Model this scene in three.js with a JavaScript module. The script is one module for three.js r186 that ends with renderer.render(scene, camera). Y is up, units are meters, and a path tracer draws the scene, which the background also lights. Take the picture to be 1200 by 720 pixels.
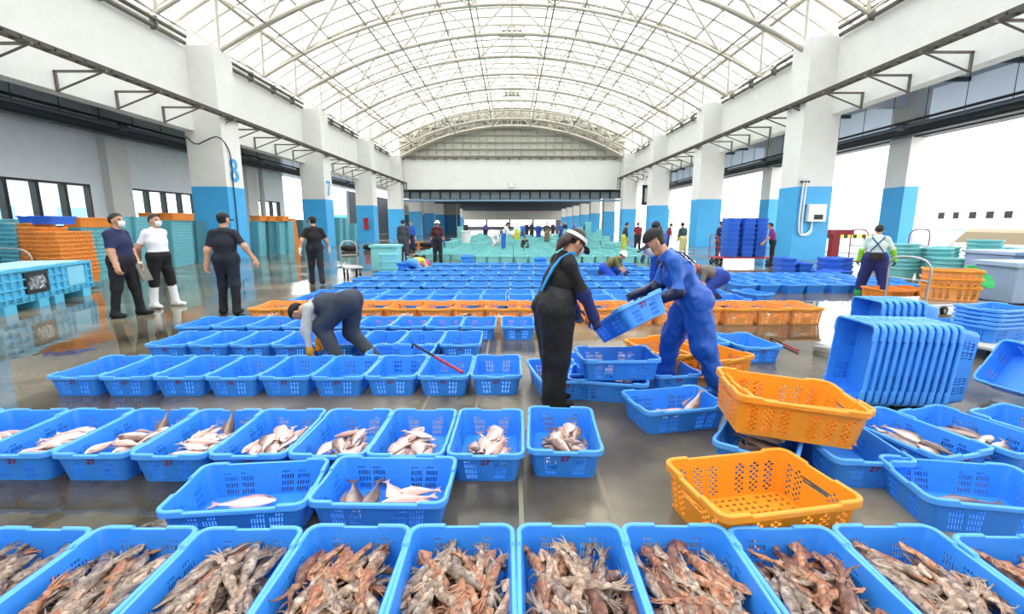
import * as THREE from 'three';
import { mergeGeometries, toCreasedNormals } from 'three/addons/utils/BufferGeometryUtils.js';
import { FontLoader } from 'three/addons/loaders/FontLoader.js';
import { TextGeometry } from 'three/addons/geometries/TextGeometry.js';
import { RoundedBoxGeometry } from 'three/addons/geometries/RoundedBoxGeometry.js';

// ---------------------------------------------------------------- camera, sky, exposure
const scene = new THREE.Scene();
const FOCAL = 545, PITCH = Math.atan(98 / 545), EYE = 1.52;      // pixels of a 1200 x 720 frame, radians, metres
const camera = new THREE.PerspectiveCamera(2 * Math.atan(360 / FOCAL) * 180 / Math.PI, 1200 / 720, 0.05, 600);
camera.position.set(0, EYE, 0);
camera.rotation.set(-PITCH, 0, 0);
scene.add(camera);
{ // bright, even overcast sky: the only light source, seen through the open sides and through the fabric roof
  const w = 32, h = 16, d = new Float32Array(w * h * 4);
  for (let i = 0; i < w * h; i++) d.set([0.97, 0.985, 1.0, 1], 4 * i);
  const sky = new THREE.DataTexture(d, w, h, THREE.RGBAFormat, THREE.FloatType); sky.mapping = THREE.EquirectangularReflectionMapping; sky.magFilter = sky.minFilter = THREE.LinearFilter; sky.needsUpdate = true;
  scene.background = sky; scene.environment = sky;
}
const renderer = new THREE.WebGLRenderer({ antialias: true });
renderer.toneMapping = THREE.LinearToneMapping;
renderer.toneMappingExposure = 5.5;
renderer.shadowMap.enabled = true;

// ---------------------------------------------------------------- helpers
function seeded(a) { return () => { a |= 0; a = a + 0x6D2B79F5 | 0; let t = Math.imul(a ^ a >>> 15, 1 | a); t = t + Math.imul(t ^ t >>> 7, 61 | t) ^ t; return ((t ^ t >>> 14) >>> 0) / 4294967296; }; }
const rnd = seeded(20240611);
const R = (a, b) => a + (b - a) * rnd();
const D = Math.PI / 180;
const V = (x, y, z) => new THREE.Vector3(x, y, z);
const lerp = (a, b, t) => a + (b - a) * t;
const clamp = (x, a, b) => Math.min(b, Math.max(a, x));
const cosP = Math.cos(PITCH), sinP = Math.sin(PITCH);
// a photo pixel is a direction; the height of the surface it lies on, or its distance, fixes the point
function at(px, py, y = 0) { const a = (px - 600) / FOCAL, b = (360 - py) / FOCAL, dy = b * cosP - sinP, dz = b * sinP + cosP, t = (y - EYE) / dy; return V(a * t, y, -dz * t); }
function atZ(px, py, Z) { const a = (px - 600) / FOCAL, b = (360 - py) / FOCAL, dy = b * cosP - sinP, dz = b * sinP + cosP, t = Z / dz; return V(a * t, EYE + dy * t, -Z); }
const names = {};
function numbered(n) { const k = names[n] = (names[n] ?? -1) + 1; return k ? n + '_' + String(k).padStart(3, '0') : n; }
const lin = (hex) => new THREE.Color(hex);
function tag(o, label, category, group, kind) { if (label) o.userData.label = label; if (category) o.userData.category = category; if (group) o.userData.group = group; if (kind) o.userData.kind = kind; return o; }
function thing(name, label, category, pos = V(0, 0, 0), turn = 0, group) { const o = new THREE.Group(); o.name = numbered(name); scene.add(o); o.position.copy(pos); o.rotation.y = turn; return tag(o, label, category, group); }
function structure(name, label) { const o = new THREE.Group(); o.name = name; scene.add(o); return tag(o, label, null, null, 'structure'); }
function put(name, geo, m, parent = scene) { const o = new THREE.Mesh(geo, m); o.name = parent === scene ? numbered(name) : name; parent.add(o); return o; }
function copyOf(o, pos, turn, label, group) { const c = o.clone(); c.name = numbered(o.name.replace(/_\d{3}$/, '')); c.userData = { ...o.userData }; scene.add(c); c.position.copy(pos); c.rotation.set(0, turn, 0); return tag(c, label, null, group); }
function boxUV(g) {
  const p = g.attributes.position, n = g.attributes.normal, uv = new Float32Array(p.count * 2);
  for (let i = 0; i < p.count; i++) {
    const ax = Math.abs(n.getX(i)), ay = Math.abs(n.getY(i)), az = Math.abs(n.getZ(i));
    const [u, v] = ax > ay && ax > az ? [p.getZ(i), p.getY(i)] : ay > az ? [p.getX(i), p.getZ(i)] : [p.getX(i), p.getY(i)];
    uv[2 * i] = u; uv[2 * i + 1] = v;
  }
  g.setAttribute('uv', new THREE.BufferAttribute(uv, 2)); return g;
}
const plain = (g) => { const q = g.index ? g.toNonIndexed() : g.clone(); for (const k of Object.keys(q.attributes)) if (k !== 'position' && k !== 'normal') q.deleteAttribute(k); return q; };
const join = (list) => mergeGeometries(list.map(plain));
const boxG = (cx, cy, cz, sx, sy, sz, ry = 0) => { const g = new THREE.BoxGeometry(sx, sy, sz); if (ry) g.rotateY(ry); return g.translate(cx, cy, cz); };
const spanG = (x0, x1, y0, y1, z0, z1) => boxG((x0 + x1) / 2, (y0 + y1) / 2, (z0 + z1) / 2, Math.abs(x1 - x0), Math.abs(y1 - y0), Math.abs(z1 - z0));
function barG(a, b, r, seg = 6, r2 = r) { const d = V().subVectors(b, a), g = new THREE.CylinderGeometry(r2, r, d.length(), seg, 1); g.applyQuaternion(new THREE.Quaternion().setFromUnitVectors(V(0, 1, 0), d.clone().normalize())); return g.translate((a.x + b.x) / 2, (a.y + b.y) / 2, (a.z + b.z) / 2); }
const tubeG = (pts, r, seg = 6, n = pts.length * 4) => new THREE.TubeGeometry(new THREE.CatmullRomCurve3(pts), n, r, seg);
// a tube of changing radius along a polyline, flattened along its frame's second axis, coloured per vertex
function sweepG(pts, radii, seg = 8, flat = 1, colour, up = V(0, 1, 0)) {
  const pos = [], col = [], uvs = [], idx = [], n = pts.length;
  for (let i = 0; i < n; i++) {
    const t = V().subVectors(pts[Math.min(n - 1, i + 1)], pts[Math.max(0, i - 1)]).normalize();
    const s = V().crossVectors(t, up).normalize(), u = V().crossVectors(s, t);
    for (let j = 0; j < seg; j++) {
      const a = j / seg * 2 * Math.PI, p = pts[i].clone().addScaledVector(s, Math.cos(a) * radii[i]).addScaledVector(u, Math.sin(a) * radii[i] * flat);
      pos.push(p.x, p.y, p.z);
      uvs.push(i / (n - 1), j / seg * 0.5);
      if (colour) { const c = colour(i / (n - 1), a, p); col.push(c[0], c[1], c[2]); }
    }
  }
  for (let i = 0; i < n - 1; i++) for (let j = 0; j < seg; j++) { const a = i * seg + j, b = i * seg + (j + 1) % seg, c = a + seg, d = b + seg; idx.push(a, b, c, b, d, c); }
  for (const [i0, flip] of [[0, 1], [n - 1, 0]]) for (let j = 1; j < seg - 1; j++) { const a = i0 * seg; flip ? idx.push(a, a + j + 1, a + j) : idx.push(a, a + j, a + j + 1); }
  const g = new THREE.BufferGeometry();
  g.setAttribute('position', new THREE.Float32BufferAttribute(pos, 3));
  if (colour) { g.setAttribute('color', new THREE.Float32BufferAttribute(col, 3)); g.setAttribute('uv', new THREE.Float32BufferAttribute(uvs, 2)); }
  g.setIndex(idx); g.computeVertexNormals(); return g;
}
// periodic value noise for textures, and a plain 3-D one for shapes
function lattice(n, seed) { const r = seeded(seed), a = new Float32Array(n * n); for (let i = 0; i < n * n; i++) a[i] = r(); return (x, y) => { const x0 = Math.floor(x), y0 = Math.floor(y), fx = x - x0, fy = y - y0, sx = fx * fx * (3 - 2 * fx), sy = fy * fy * (3 - 2 * fy), w = (i, j) => a[((j % n + n) % n) * n + (i % n + n) % n]; return lerp(lerp(w(x0, y0), w(x0 + 1, y0), sx), lerp(w(x0, y0 + 1), w(x0 + 1, y0 + 1), sx), sy); }; }
function fractal(base, oct, seed) { const l = []; for (let k = 0; k < oct; k++) l.push(lattice(base << k, seed + k)); return (u, v) => { let s = 0, a = 0.5, t = 0; for (let k = 0; k < oct; k++) { s += a * l[k](u * (base << k), v * (base << k)); t += a; a *= 0.55; } return s / t; }; }
function texture(size, fn, srgb, repeat) {
  const d = new Uint8Array(size * size * 4);
  for (let j = 0; j < size; j++) for (let i = 0; i < size; i++) { const c = fn(i / size, j / size), k = 4 * (j * size + i); d[k] = clamp(c[0], 0, 255); d[k + 1] = clamp(c[1], 0, 255); d[k + 2] = clamp(c[2], 0, 255); d[k + 3] = 255; }
  const t = new THREE.DataTexture(d, size, size); t.wrapS = t.wrapT = THREE.RepeatWrapping; t.magFilter = THREE.LinearFilter; t.minFilter = THREE.LinearMipmapLinearFilter; t.generateMipmaps = true;
  if (srgb) t.colorSpace = THREE.SRGBColorSpace; t.repeat.set(repeat, repeat); t.needsUpdate = true; return t;
}
const hash3 = (x, y, z) => { const s = Math.sin(x * 127.1 + y * 311.7 + z * 74.7) * 43758.5453; return s - Math.floor(s); };
function noise3(x, y, z) { const i = Math.floor(x), j = Math.floor(y), k = Math.floor(z), f = (t) => t * t * (3 - 2 * t), a = f(x - i), b = f(y - j), c = f(z - k); let s = 0; for (let q = 0; q < 8; q++) { const dx = q & 1, dy = q >> 1 & 1, dz = q >> 2; s += hash3(i + dx, j + dy, k + dz) * (dx ? a : 1 - a) * (dy ? b : 1 - b) * (dz ? c : 1 - c); } return s; }
const std = (hex, rough = 0.6, extra = {}) => new THREE.MeshStandardMaterial({ color: hex, roughness: rough, ...extra });

// ---------------------------------------------------------------- materials
const nA = fractal(4, 6, 11), nB = fractal(8, 5, 31), nC = fractal(16, 4, 51), nD = fractal(3, 5, 77);
const floorColour = texture(1024, (u, v) => { const a = nA(u, v), b = nC(u, v), c = nB(v, u), k = 99 + 112 * (a - 0.5) + 74 * (b - 0.5) + 66 * (c - 0.5) + clamp((nC(v + 0.3, u + 0.7) - 0.7) * 330, 0, 26); return [k * 1.05, k * 0.97, k * 0.80]; }, true, 1 / 9);
const floorRough = texture(1024, (u, v) => { const a = nD(u, v), b = nC(v, u), w = clamp((a - 0.50) * 5, 0, 1); const k = lerp(8, 66, w) + 30 * (b - 0.5); return [k, k, k]; }, false, 1 / 13);
const floorBump = texture(512, (u, v) => { const k = 255 * (0.7 * nA(u, v) + 0.3 * nC(u, v)); return [k, k, k]; }, false, 1 / 4);
const M = {
  floor: new THREE.MeshStandardMaterial({ color: 0xffffff, map: floorColour, roughness: 1, roughnessMap: floorRough, bumpMap: floorBump, bumpScale: 0.004 }),
  paint: new THREE.MeshStandardMaterial({ color: 0xffffff, roughness: 0.75, map: texture(512, (u, v) => { const k = 226 + 10 * (nA(u, v) - 0.5) + 8 * (nC(u, v) - 0.5); return [k, k * 0.995, k * 0.97]; }, true, 1 / 5) }),
  bluePaint: new THREE.MeshStandardMaterial({ color: 0xffffff, roughness: 0.5, map: texture(512, (u, v) => { const k = 14 * (nA(u, v) - 0.5) + 8 * (nC(u, v) - 0.5); return [60 + k, 165 + k, 222 + k]; }, true, 1 / 4) }),
  greyWall: new THREE.MeshStandardMaterial({ color: 0xffffff, roughness: 0.8, map: texture(512, (u, v) => { const k = 240 + 10 * (nB(u, v) - 0.5) + 8 * (nC(u, v) - 0.5); return [k * 0.98, k * 0.995, k * 1.01]; }, true, 1 / 6) }),
  membrane: new THREE.MeshPhysicalMaterial({ color: 0xf4f6f6, roughness: 1, transmission: 0.62, thickness: 0, side: THREE.DoubleSide, specularIntensity: 0.2 }),
  truss: std(0xbfb7a8, 0.5), trussDark: std(0x9c9689, 0.5), steel: std(0x6e6a60, 0.45, { metalness: 0.3 }), tray: std(0x4a463c, 0.6), ceiling: std(0xc9ced4, 0.8), frosted: new THREE.MeshPhysicalMaterial({ color: 0xc2cfde, roughness: 1, transmission: 0.3, thickness: 0, side: THREE.DoubleSide }), duct: std(0x3a4048, 0.5), ductGrey: std(0x59626b, 0.5),
  frame: std(0x14181c, 0.4), glass: new THREE.MeshPhysicalMaterial({ color: 0xf2f8fa, roughness: 0.03, transmission: 1, thickness: 0 }),
  gable: std(0xc9c8bb, 0.7), gableBar: std(0xa5a498, 0.6), clock: std(0xf0eee6, 0.5), dark: std(0x1b1d20, 0.6), darkPanel: std(0x87929a, 0.6), paleBlue: std(0x8fb0cc, 0.5),
  joint: std(0x7f7764, 0.5), concrete: std(0xb9b8b0, 0.85), red: std(0xa81c26, 0.5), redCart: std(0xb03a46, 0.45), number: std(0x8c1a35, 0.6), numberBlue: std(0x3aa0dc, 0.5), black: std(0x131313, 0.7),
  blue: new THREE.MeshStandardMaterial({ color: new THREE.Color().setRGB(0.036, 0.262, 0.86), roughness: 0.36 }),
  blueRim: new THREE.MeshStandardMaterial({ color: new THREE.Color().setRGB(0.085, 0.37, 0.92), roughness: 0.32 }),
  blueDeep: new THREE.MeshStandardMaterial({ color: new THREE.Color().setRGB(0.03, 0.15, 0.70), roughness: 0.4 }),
  orange: new THREE.MeshStandardMaterial({ color: new THREE.Color().setRGB(0.86, 0.31, 0.018), roughness: 0.42 }),
  orangeOld: new THREE.MeshStandardMaterial({ color: new THREE.Color().setRGB(0.72, 0.235, 0.03), roughness: 0.5 }),
  orangePale: new THREE.MeshStandardMaterial({ color: new THREE.Color().setRGB(0.82, 0.33, 0.085), roughness: 0.5 }),
  teal: new THREE.MeshStandardMaterial({ color: new THREE.Color().setRGB(0.13, 0.42, 0.49), roughness: 0.5 }),
  tealDark: new THREE.MeshStandardMaterial({ color: new THREE.Color().setRGB(0.05, 0.20, 0.26), roughness: 0.5 }),
  tealPale: new THREE.MeshStandardMaterial({ color: new THREE.Color().setRGB(0.22, 0.60, 0.60), roughness: 0.5 }),
  bin: new THREE.MeshStandardMaterial({ color: new THREE.Color().setRGB(0.10, 0.50, 0.76), roughness: 0.45 }),
  green: std(0x16a858, 0.45), chrome: std(0xb7b9b8, 0.3, { metalness: 0.7 }), rubber: std(0x1a1a1a, 0.8), white: std(0xe9ebea, 0.55), hull: std(0x8c8068, 0.6), pink: std(0xd990a4, 0.6),
  skinMesh: new THREE.MeshStandardMaterial({ vertexColors: true, roughness: 0.78 }), oilskin: new THREE.MeshStandardMaterial({ vertexColors: true, roughness: 0.42 }),
  wetFish: new THREE.MeshStandardMaterial({ vertexColors: true, roughness: 0.33 }),
  wet: new THREE.MeshStandardMaterial({ vertexColors: true, roughness: 0.33, map: texture(512, (u, v) => { const a = nC(u * 2, v * 2), b = nB(v, u), c = nA(u, v), s = clamp((a - 0.56) * 9, 0, 1), k = 255 - 85 * s - 70 * clamp((b - 0.52) * 3, 0, 1) + 30 * (c - 0.5); return [k, k * 0.955 , k * 0.92]; }, true, 1) }),
};
const ORD = ['first', 'second', 'third', 'fourth', 'fifth', 'sixth', 'seventh', 'eighth', 'ninth', 'tenth', 'eleventh', 'twelfth', 'thirteenth', 'fourteenth', 'fifteenth', 'sixteenth', 'seventeenth', 'eighteenth', 'nineteenth', 'twentieth'];
const font = await new FontLoader().loadAsync('fonts/droid/droid_sans_bold.typeface.json');
function textG(s, size, depth = 0.002) { const g = new TextGeometry(s, { font, size, depth, curveSegments: 3 }); g.computeBoundingBox(); const b = g.boundingBox; return g.translate(-(b.min.x + b.max.x) / 2, -(b.min.y + b.max.y) / 2, 0); }
// ---------------------------------------------------------------- the hall
// x to the right, Z = distance ahead of the camera (= -z)
const COLS = [-11.2, -0.8, 9.3, 20, 30.4, 40.8, 51.2], BACK = -14, END = 52.6, FAR = 126;
{
  const o = put('floor', boxUV(spanG(-60, 70, -0.3, 0, 30, -150)), M.floor); tag(o, 'wet grey brown concrete floor with puddles mirroring windows', null, null, 'structure');
  // pale sealant joints between floor slabs
  const js = [[-0.30, 3.3, 8], [-0.74, 3.3, 8], [0.05, 0.5, 3.3], [0.53, 0.5, 3.3]];
  for (const [x, z0, z1] of js) put('joint', spanG(x - 0.013, x + 0.013, 0, 0.0015, -z0, -z1), M.joint, o);
}
function column(x0, x1, Z0, Z1, top, label, extra) {
  const c = structure(numbered('column'), label);
  put('painted_base', boxUV(spanG(x0, x1, 0, 3.04, -Z0, -Z1)), M.bluePaint, c);
  put('shaft', boxUV(spanG(x0 + 0.01, x1 - 0.01, 3.04, top, -Z0 - 0.01, -Z1 + 0.01)), M.paint, c);
  extra?.(c); return c;
}
for (const s of [-1, 1]) {
  const side = s < 0 ? 'left' : 'right', U = s < 0 ? 0 : 0.3, TY = s < 0 ? 5.85 : 6.35, CY = s < 0 ? 6.4 : 6.9;
  for (const Z of COLS) column(s < 0 ? -13.4 : 11.9, s < 0 ? -11.9 : 13.4, Z, Z + 1.3, s < 0 ? 8.5 : 8.86, 'white column with a sky blue painted base carrying the hall beam', (c) => {
    if (s < 0 && (Z === 20 || Z === 30.4)) { const t = textG(Z === 20 ? '8' : '7', 0.95, 0.004); t.rotateY(Math.PI / 2).translate(-11.89, 3.75, -Z - 0.62); put('number_marking', t, M.numberBlue, c); }
    if (s < 0 && Z === 40.8) put('extinguisher_box', spanG(-12.75, -12.4, 1.0, 2.0, -Z, -Z + 0.18), M.red, c);
    if (s < 0 && Z === 20) put('cable', tubeG([V(-13.3, 5.0, -19.9), V(-12.9, 4.7, -19.88), V(-12.5, 4.85, -19.88), V(-12.0, 5.0, -19.9), V(-11.86, 4.6, -20.3), V(-11.86, 3, -20.4), V(-11.86, 1, -20.4)], 0.025, 5), M.dark, c);
    if (s > 0 && Z === 20) {
      const b = put('switch_box', new RoundedBoxGeometry(0.72, 0.72, 0.22, 2, 0.02).translate(12.75, 1.95, -19.88), M.white, c);
      put('panel', spanG(12.6, 12.98, 1.68, 1.88, -19.77, -19.765), M.dark, b);
      for (const k of [0, 1]) put('conduit', tubeG([V(12.12 + 0.12 * k, 3.35, -19.93), V(12.12 + 0.12 * k, 1.3, -19.93), V(12.2 + 0.1 * k, 1.05, -19.93), V(12.6, 1.1 + 0.1 * k, -19.93), V(12.65, 1.6, -19.93)], 0.035, 6, 24), M.white, c);
      put('pipe_clamp', spanG(12.0, 12.36, 3.2, 3.26, -19.9, -19.99), M.dark, c);
    }
  });
  const beam = structure('trim_' + (s < 0 ? 1 : 2), 'deep white beam running the length of the hall on the ' + side);
  put('beam', boxUV(spanG(s * 13.0, s * 13.5, s < 0 ? 5.25 : 5.9, 8.4 + U, -BACK, -END)), M.paint, beam);
  // pipe rails on top of the beam, broken at the columns
  const rail = thing('gutter_rail', 'grey double pipe rail along the top of the ' + side + ' hall beam', 'pipe rail');
  for (let k = 0; k < COLS.length - 1; k++) { const a = COLS[k] + 1.5, b = COLS[k + 1] - 0.2; for (const [y, r, x] of [[8.5, 0.09, 12.86], [8.74, 0.085, 12.8], [8.93, 0.04, 12.72]]) put('pipe', barG(V(s * x, y + U, -a), V(s * x, y + U, -b), r, 6), y > 8.9 ? M.trussDark : M.steel, rail); for (let z = a + 0.8; z < b; z += 2.2) put('clip', spanG(s * 12.74, s * 12.98, 8.4 + U, 8.86 + U, -z, -z - 0.1), M.steel, rail); }
  // ladder tray on cantilever brackets
  const tray = thing('cable_tray', 'dark ladder cable tray on triangular brackets along the ' + side + ' beam', 'cable tray');
  for (const x of [11.55, 11.8]) put('tray_rail', spanG(s * x, s * (x + 0.03), TY - 0.05, TY + 0.07, 2, -END), M.tray, tray);
  const rungs = []; for (let z = -2; z < END; z += 0.42) rungs.push(spanG(s * 11.55, s * 11.83, TY - 0.03, TY + 0.02, -z, -z - 0.06));
  tag(put('rungs', join(rungs), M.tray, tray), null, null, null, 'stuff');
  for (let z = 12.05; z < END; z += 2.08) { const q = []; q.push(spanG(s * 11.5, s * 13.0, TY - 0.11, TY - 0.05, -z, -z - 0.07), spanG(s * 12.94, s * 13.0, TY - 0.63, TY - 0.05, -z, -z - 0.07), barG(V(s * 12.97, TY - 0.6, -z - 0.035), V(s * 11.6, TY - 0.1, -z - 0.035), 0.03, 5)); put('bracket', join(q), M.steel, tray); }
  put('drop_rail', spanG(s * 11.5, s * 11.56, TY - 1.1, TY + 0.05, -END + 0.2, -END + 0.13), M.tray, tray);
  put('drop_rail', spanG(s * 11.8, s * 11.86, TY - 1.1, TY + 0.05, -END + 0.2, -END + 0.13), M.tray, tray);
  // side aisle
  const cz1 = FAR, ceil = structure('ceiling' + (s < 0 ? '' : '_001'), 'low grey ceiling over the ' + side + ' side aisle');
  put('slab', spanG(s * 13.5, s * 19.5, CY, CY + 0.25, -BACK, -cz1), M.ceiling, ceil);
  for (const Z of COLS) put('cross_beam', spanG(s * 13.4, s * 17.2, CY - 0.6, CY, -Z - 0.4, -Z - 0.9), M.greyWall, ceil);
  for (let z = 4; z < END; z += 2.08) put('joist', spanG(s * 13.5, s * 17.2, CY - 0.15, CY, -z, -z - 0.12), M.ductGrey, ceil);
  const duct = thing('service_duct', 'dark service duct and pipes hung under the ' + side + ' aisle ceiling', 'duct');
  put('duct_box', spanG(s * 15.9, s * 16.5, 5.05, 5.4, -2, -END), M.duct, duct);
  put('fascia', s > 0 ? new THREE.PlaneGeometry(END - BACK, CY - 5.5).rotateY(-Math.PI / 2).translate(17.12, (CY + 5.5) / 2, -(END + BACK) / 2) : new THREE.PlaneGeometry(END - 36, CY - 5).rotateY(Math.PI / 2).translate(-17.2, (CY + 5) / 2, -(END + 36) / 2), M.frosted, ceil);
  if (s > 0) put('shutter_box', spanG(16.5, 17.1, 5.0, 5.55, -2, -END), M.duct, duct);
  for (const [x, y, r, m] of [[15.6, 5.3, 0.07, M.ductGrey], [15.4, 5.42, 0.05, M.dark], [15.75, 5.02, 0.05, M.dark]]) put('pipe', barG(V(s * x, y, -2), V(s * x, y, -END), r, 6), m, duct);
  for (let z = 6; z < END; z += 1.6) put('hanger', barG(V(s * 15.8, 5.3, -z), V(s * 15.8, CY, -z), 0.015, 4), M.dark, duct);
  for (let z = 9; z < END; z += 5.2) { const c = put('coupling', barG(V(s * 15.6, 5.3, -z), V(s * 15.6, 5.3, -z - 0.35), 0.13, 10), M.ductGrey, duct); }
}
// right: outer columns of the open quay side
for (const Z of COLS) column(16.4, 17.0, Z, Z + 1.15, 6.9, 'slim outer column with sky blue base on the open quay side');
// far bays beyond the end beam
for (const s of [-1, 1]) for (let k = 1; k < 7; k++) column(s < 0 ? -13.4 : 11.9, s < 0 ? -11.9 : 13.4, 51.2 + 10.4 * k, 52.5 + 10.4 * k, 5.3, 'white column with blue base in the far bay beyond the end beam');
// left wall with ribbon windows, open beyond
{
  const w = structure('wall_left', 'pale grey side wall with ribbon windows behind the crate stacks');
  const x0 = -17.2, x1 = -17.5, y0 = 1.35, y1 = 3.08; let n = 0;
  const solid = (za, zb, ya, yb) => put('wall_panel', boxUV(spanG(x0, x1, ya, yb, -za, -zb)), M.greyWall, w);
  const runs = []; for (const Z of [-11.2, -0.8, 9.3, 20, 30.4]) runs.push([Z + 1.45, Z + 10.2]); runs.pop(); runs.push([31.85, 35.2]);
  solid(BACK, 36, 0, y0); solid(BACK, 36, y1, 6.4);
  let last = BACK; for (const [a, b] of runs) { solid(last, a, y0, y1); last = b; } solid(last, 36, y0, y1);
  for (const Z of COLS.slice(0, 5)) put('pilaster', boxUV(spanG(-17.2, -16.85, 0, 6.4, -Z - 0.15, -Z - 1.25)), M.paint, w);
  put('drain_pipe', barG(V(-16.75, 0, -31.9), V(-16.75, 6, -31.9), 0.06, 8), M.concrete, w);
  put('drain_pipe', barG(V(-16.75, 0, -32.2), V(-16.75, 6, -32.2), 0.08, 8), M.paint, w);
  for (const [a, b] of runs) {
    if (b < 3) continue;
    const win = structure('window_' + ++n, 'black framed ribbon window in the left side wall');
    put('frame', join([spanG(x0 + 0.03, x1 + 0.1, y1 - 0.08, y1, -a, -b), spanG(x0 + 0.03, x1 + 0.1, y0, y0 + 0.08, -a, -b), spanG(x0 + 0.03, x1 + 0.1, y0, y1, -a, -a - 0.08), spanG(x0 + 0.03, x1 + 0.1, y0, y1, -b + 0.08, -b)]), M.frame, win);
    const k = Math.round((b - a) / 1.06); for (let i = 0; i < k; i++) { const z0 = lerp(a, b, i / k), z1 = lerp(a, b, (i + 1) / k); if (i) put('mullion', spanG(x0 + 0.04, x1 + 0.1, y0, y1, -z0 + 0.07, -z0 - 0.07), M.frame, win); put('pane', spanG(-17.36, -17.37, y0 + 0.06, y1 - 0.06, -z0 - 0.05, -z1 + 0.05), M.glass, win); }
  }
}
// back wall behind the camera
tag(put('wall_back', boxUV(spanG(-19.5, 19.5, 0, 14, -BACK, -BACK + 0.3)), M.paint), 'white end wall behind the viewpoint', null, null, 'structure');

// barrel roof: trusses, purlins, membrane
const topY = (x) => 13.5 - 26 + Math.sqrt(676 - x * x), lowY = (x) => 11.7 - 24.1 + Math.sqrt(580.81 - x * x);
const SP = 10.4 / 3, TR = []; for (let k = -9; k <= 9; k++) TR.push(20.65 + SP * k);
{
  const arc = (fn, x0, x1, n, z, r, seg) => { const p = []; for (let i = 0; i <= n; i++) { const x = lerp(x0, x1, i / n); p.push(V(x, fn(x), z)); } return tubeG(p, r, seg, n * 2); };
  const proto = [0, 1].map((thin) => {
    const t = structure('roof_truss_proto' + thin, 'white arched steel roof truss spanning the hall');
    put('top_chord', arc(topY, -14.2, 14.2, 24, 0, thin ? 0.06 : 0.08, 6), M.truss, t);
    put('bottom_chord', arc(lowY, -12, 12, 20, 0, thin ? 0.075 : 0.1, 6), M.truss, t);
    const web = (a, b, r = 0.055) => put('web_member', barG(a, b, r, 5), M.truss, t);
    for (const s of [-1, 1]) {
      for (const x of [2, 6, 10]) { web(V(s * x, lowY(x), 0), V(s * (x - 2), topY(x - 2), 0)); web(V(s * x, lowY(x), 0), V(s * (x + 2), topY(x + 2), 0)); web(V(s * x, lowY(x), 0), V(s * x, topY(x), 0), 0.035); }
      for (const x of [4, 8]) { web(V(s * x, lowY(x), 0), V(s * x, topY(x), 0), 0.035); web(V(s * x, lowY(x), 0), V(s * (x + 1.95), topY(x + 1.95), 0), 0.03); }
      web(V(s * 12, 8.5, 0), V(s * 11.95, topY(12), 0), 0.07); web(V(s * 12, 8.5, 0), V(s * 13.6, topY(13.6), 0), 0.05);
    }
    web(V(0, lowY(0), 0), V(0, topY(0), 0), 0.035);
    return t;
  });
  TR.forEach((Z, i) => { const t = proto[(i + 1) % 2].clone(); t.name = numbered('roof_truss'); t.userData = { ...proto[0].userData }; scene.add(t); t.position.z = -Z; });
  proto.forEach((t) => scene.remove(t));
  const p = structure('roof_purlins', 'longitudinal white tubes and thin arches carrying the roof skin');
  for (let x = -14; x <= 14; x += 2) put('purlin', barG(V(x, topY(x) - 0.02, -TR[0]), V(x, topY(x) - 0.02, -END + 0.6), x % 4 ? 0.055 : 0.07, 5), M.truss, p);
  for (const x of [-10, -6, -2, 2, 6, 10]) put('bottom_tie', barG(V(x, lowY(x), -TR[0]), V(x, lowY(x), -END + 0.6), 0.05, 5), M.trussDark, p);
  for (const x of [-12, 12]) put('eave_tube', barG(V(x, topY(x), -TR[0]), V(x, topY(x), -END + 0.6), 0.1, 6), M.truss, p);
  // inclined braces between trusses, from bottom node of one to top node of the next
  for (let i = 0; i < TR.length - 1; i++) { if (TR[i] < 15) continue; for (const x of [-10, -6, -2, 2, 6, 10]) put('brace', barG(V(x, lowY(x), -TR[i]), V(x, topY(x), -TR[i + 1]), 0.042, 4), M.truss, p); }
  for (let i = 0; i < TR.length - 1; i++) { if (TR[i] < 11) continue; for (const k of [1, 2]) put('rib_arch', arc(topY, -14.2, 14.2, 16, -TR[i] - SP * k / 3, 0.055, 4), M.truss, p); }
  // membrane skin in one panel per truss bay
  const roof = structure('roof', 'white translucent fabric skin of the barrel roof');
  const panel = (z0, z1) => { const n = 28, pos = [], idx = []; for (let i = 0; i <= n; i++) { const x = lerp(-14.6, 14.6, i / n); for (const z of [z0, z1]) pos.push(x, topY(x) + 0.12, -z); } for (let i = 0; i < n; i++) idx.push(2 * i, 2 * i + 1, 2 * i + 2, 2 * i + 1, 2 * i + 3, 2 * i + 2); const g = new THREE.BufferGeometry(); g.setAttribute('position', new THREE.Float32BufferAttribute(pos, 3)); g.setIndex(idx); g.computeVertexNormals(); return g; };
  let z = BACK; for (const Z of [...TR, END]) { if (Z <= z) continue; put('skin_panel', panel(z, Z), M.membrane, roof); z = Z; }
  // skirt between beam top and eave
  for (const s of [-1, 1]) put('eave_skirt', spanG(s * 14.58, s * 14.6, 8.3, topY(14.6) + 0.14, -BACK, -END), M.membrane, roof);
  for (const s of [-1, 1]) put('eave_gutter', spanG(s * 13.15, s * 14.7, 8.2, 8.98, -BACK, -END), M.paint, roof);
}
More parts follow.
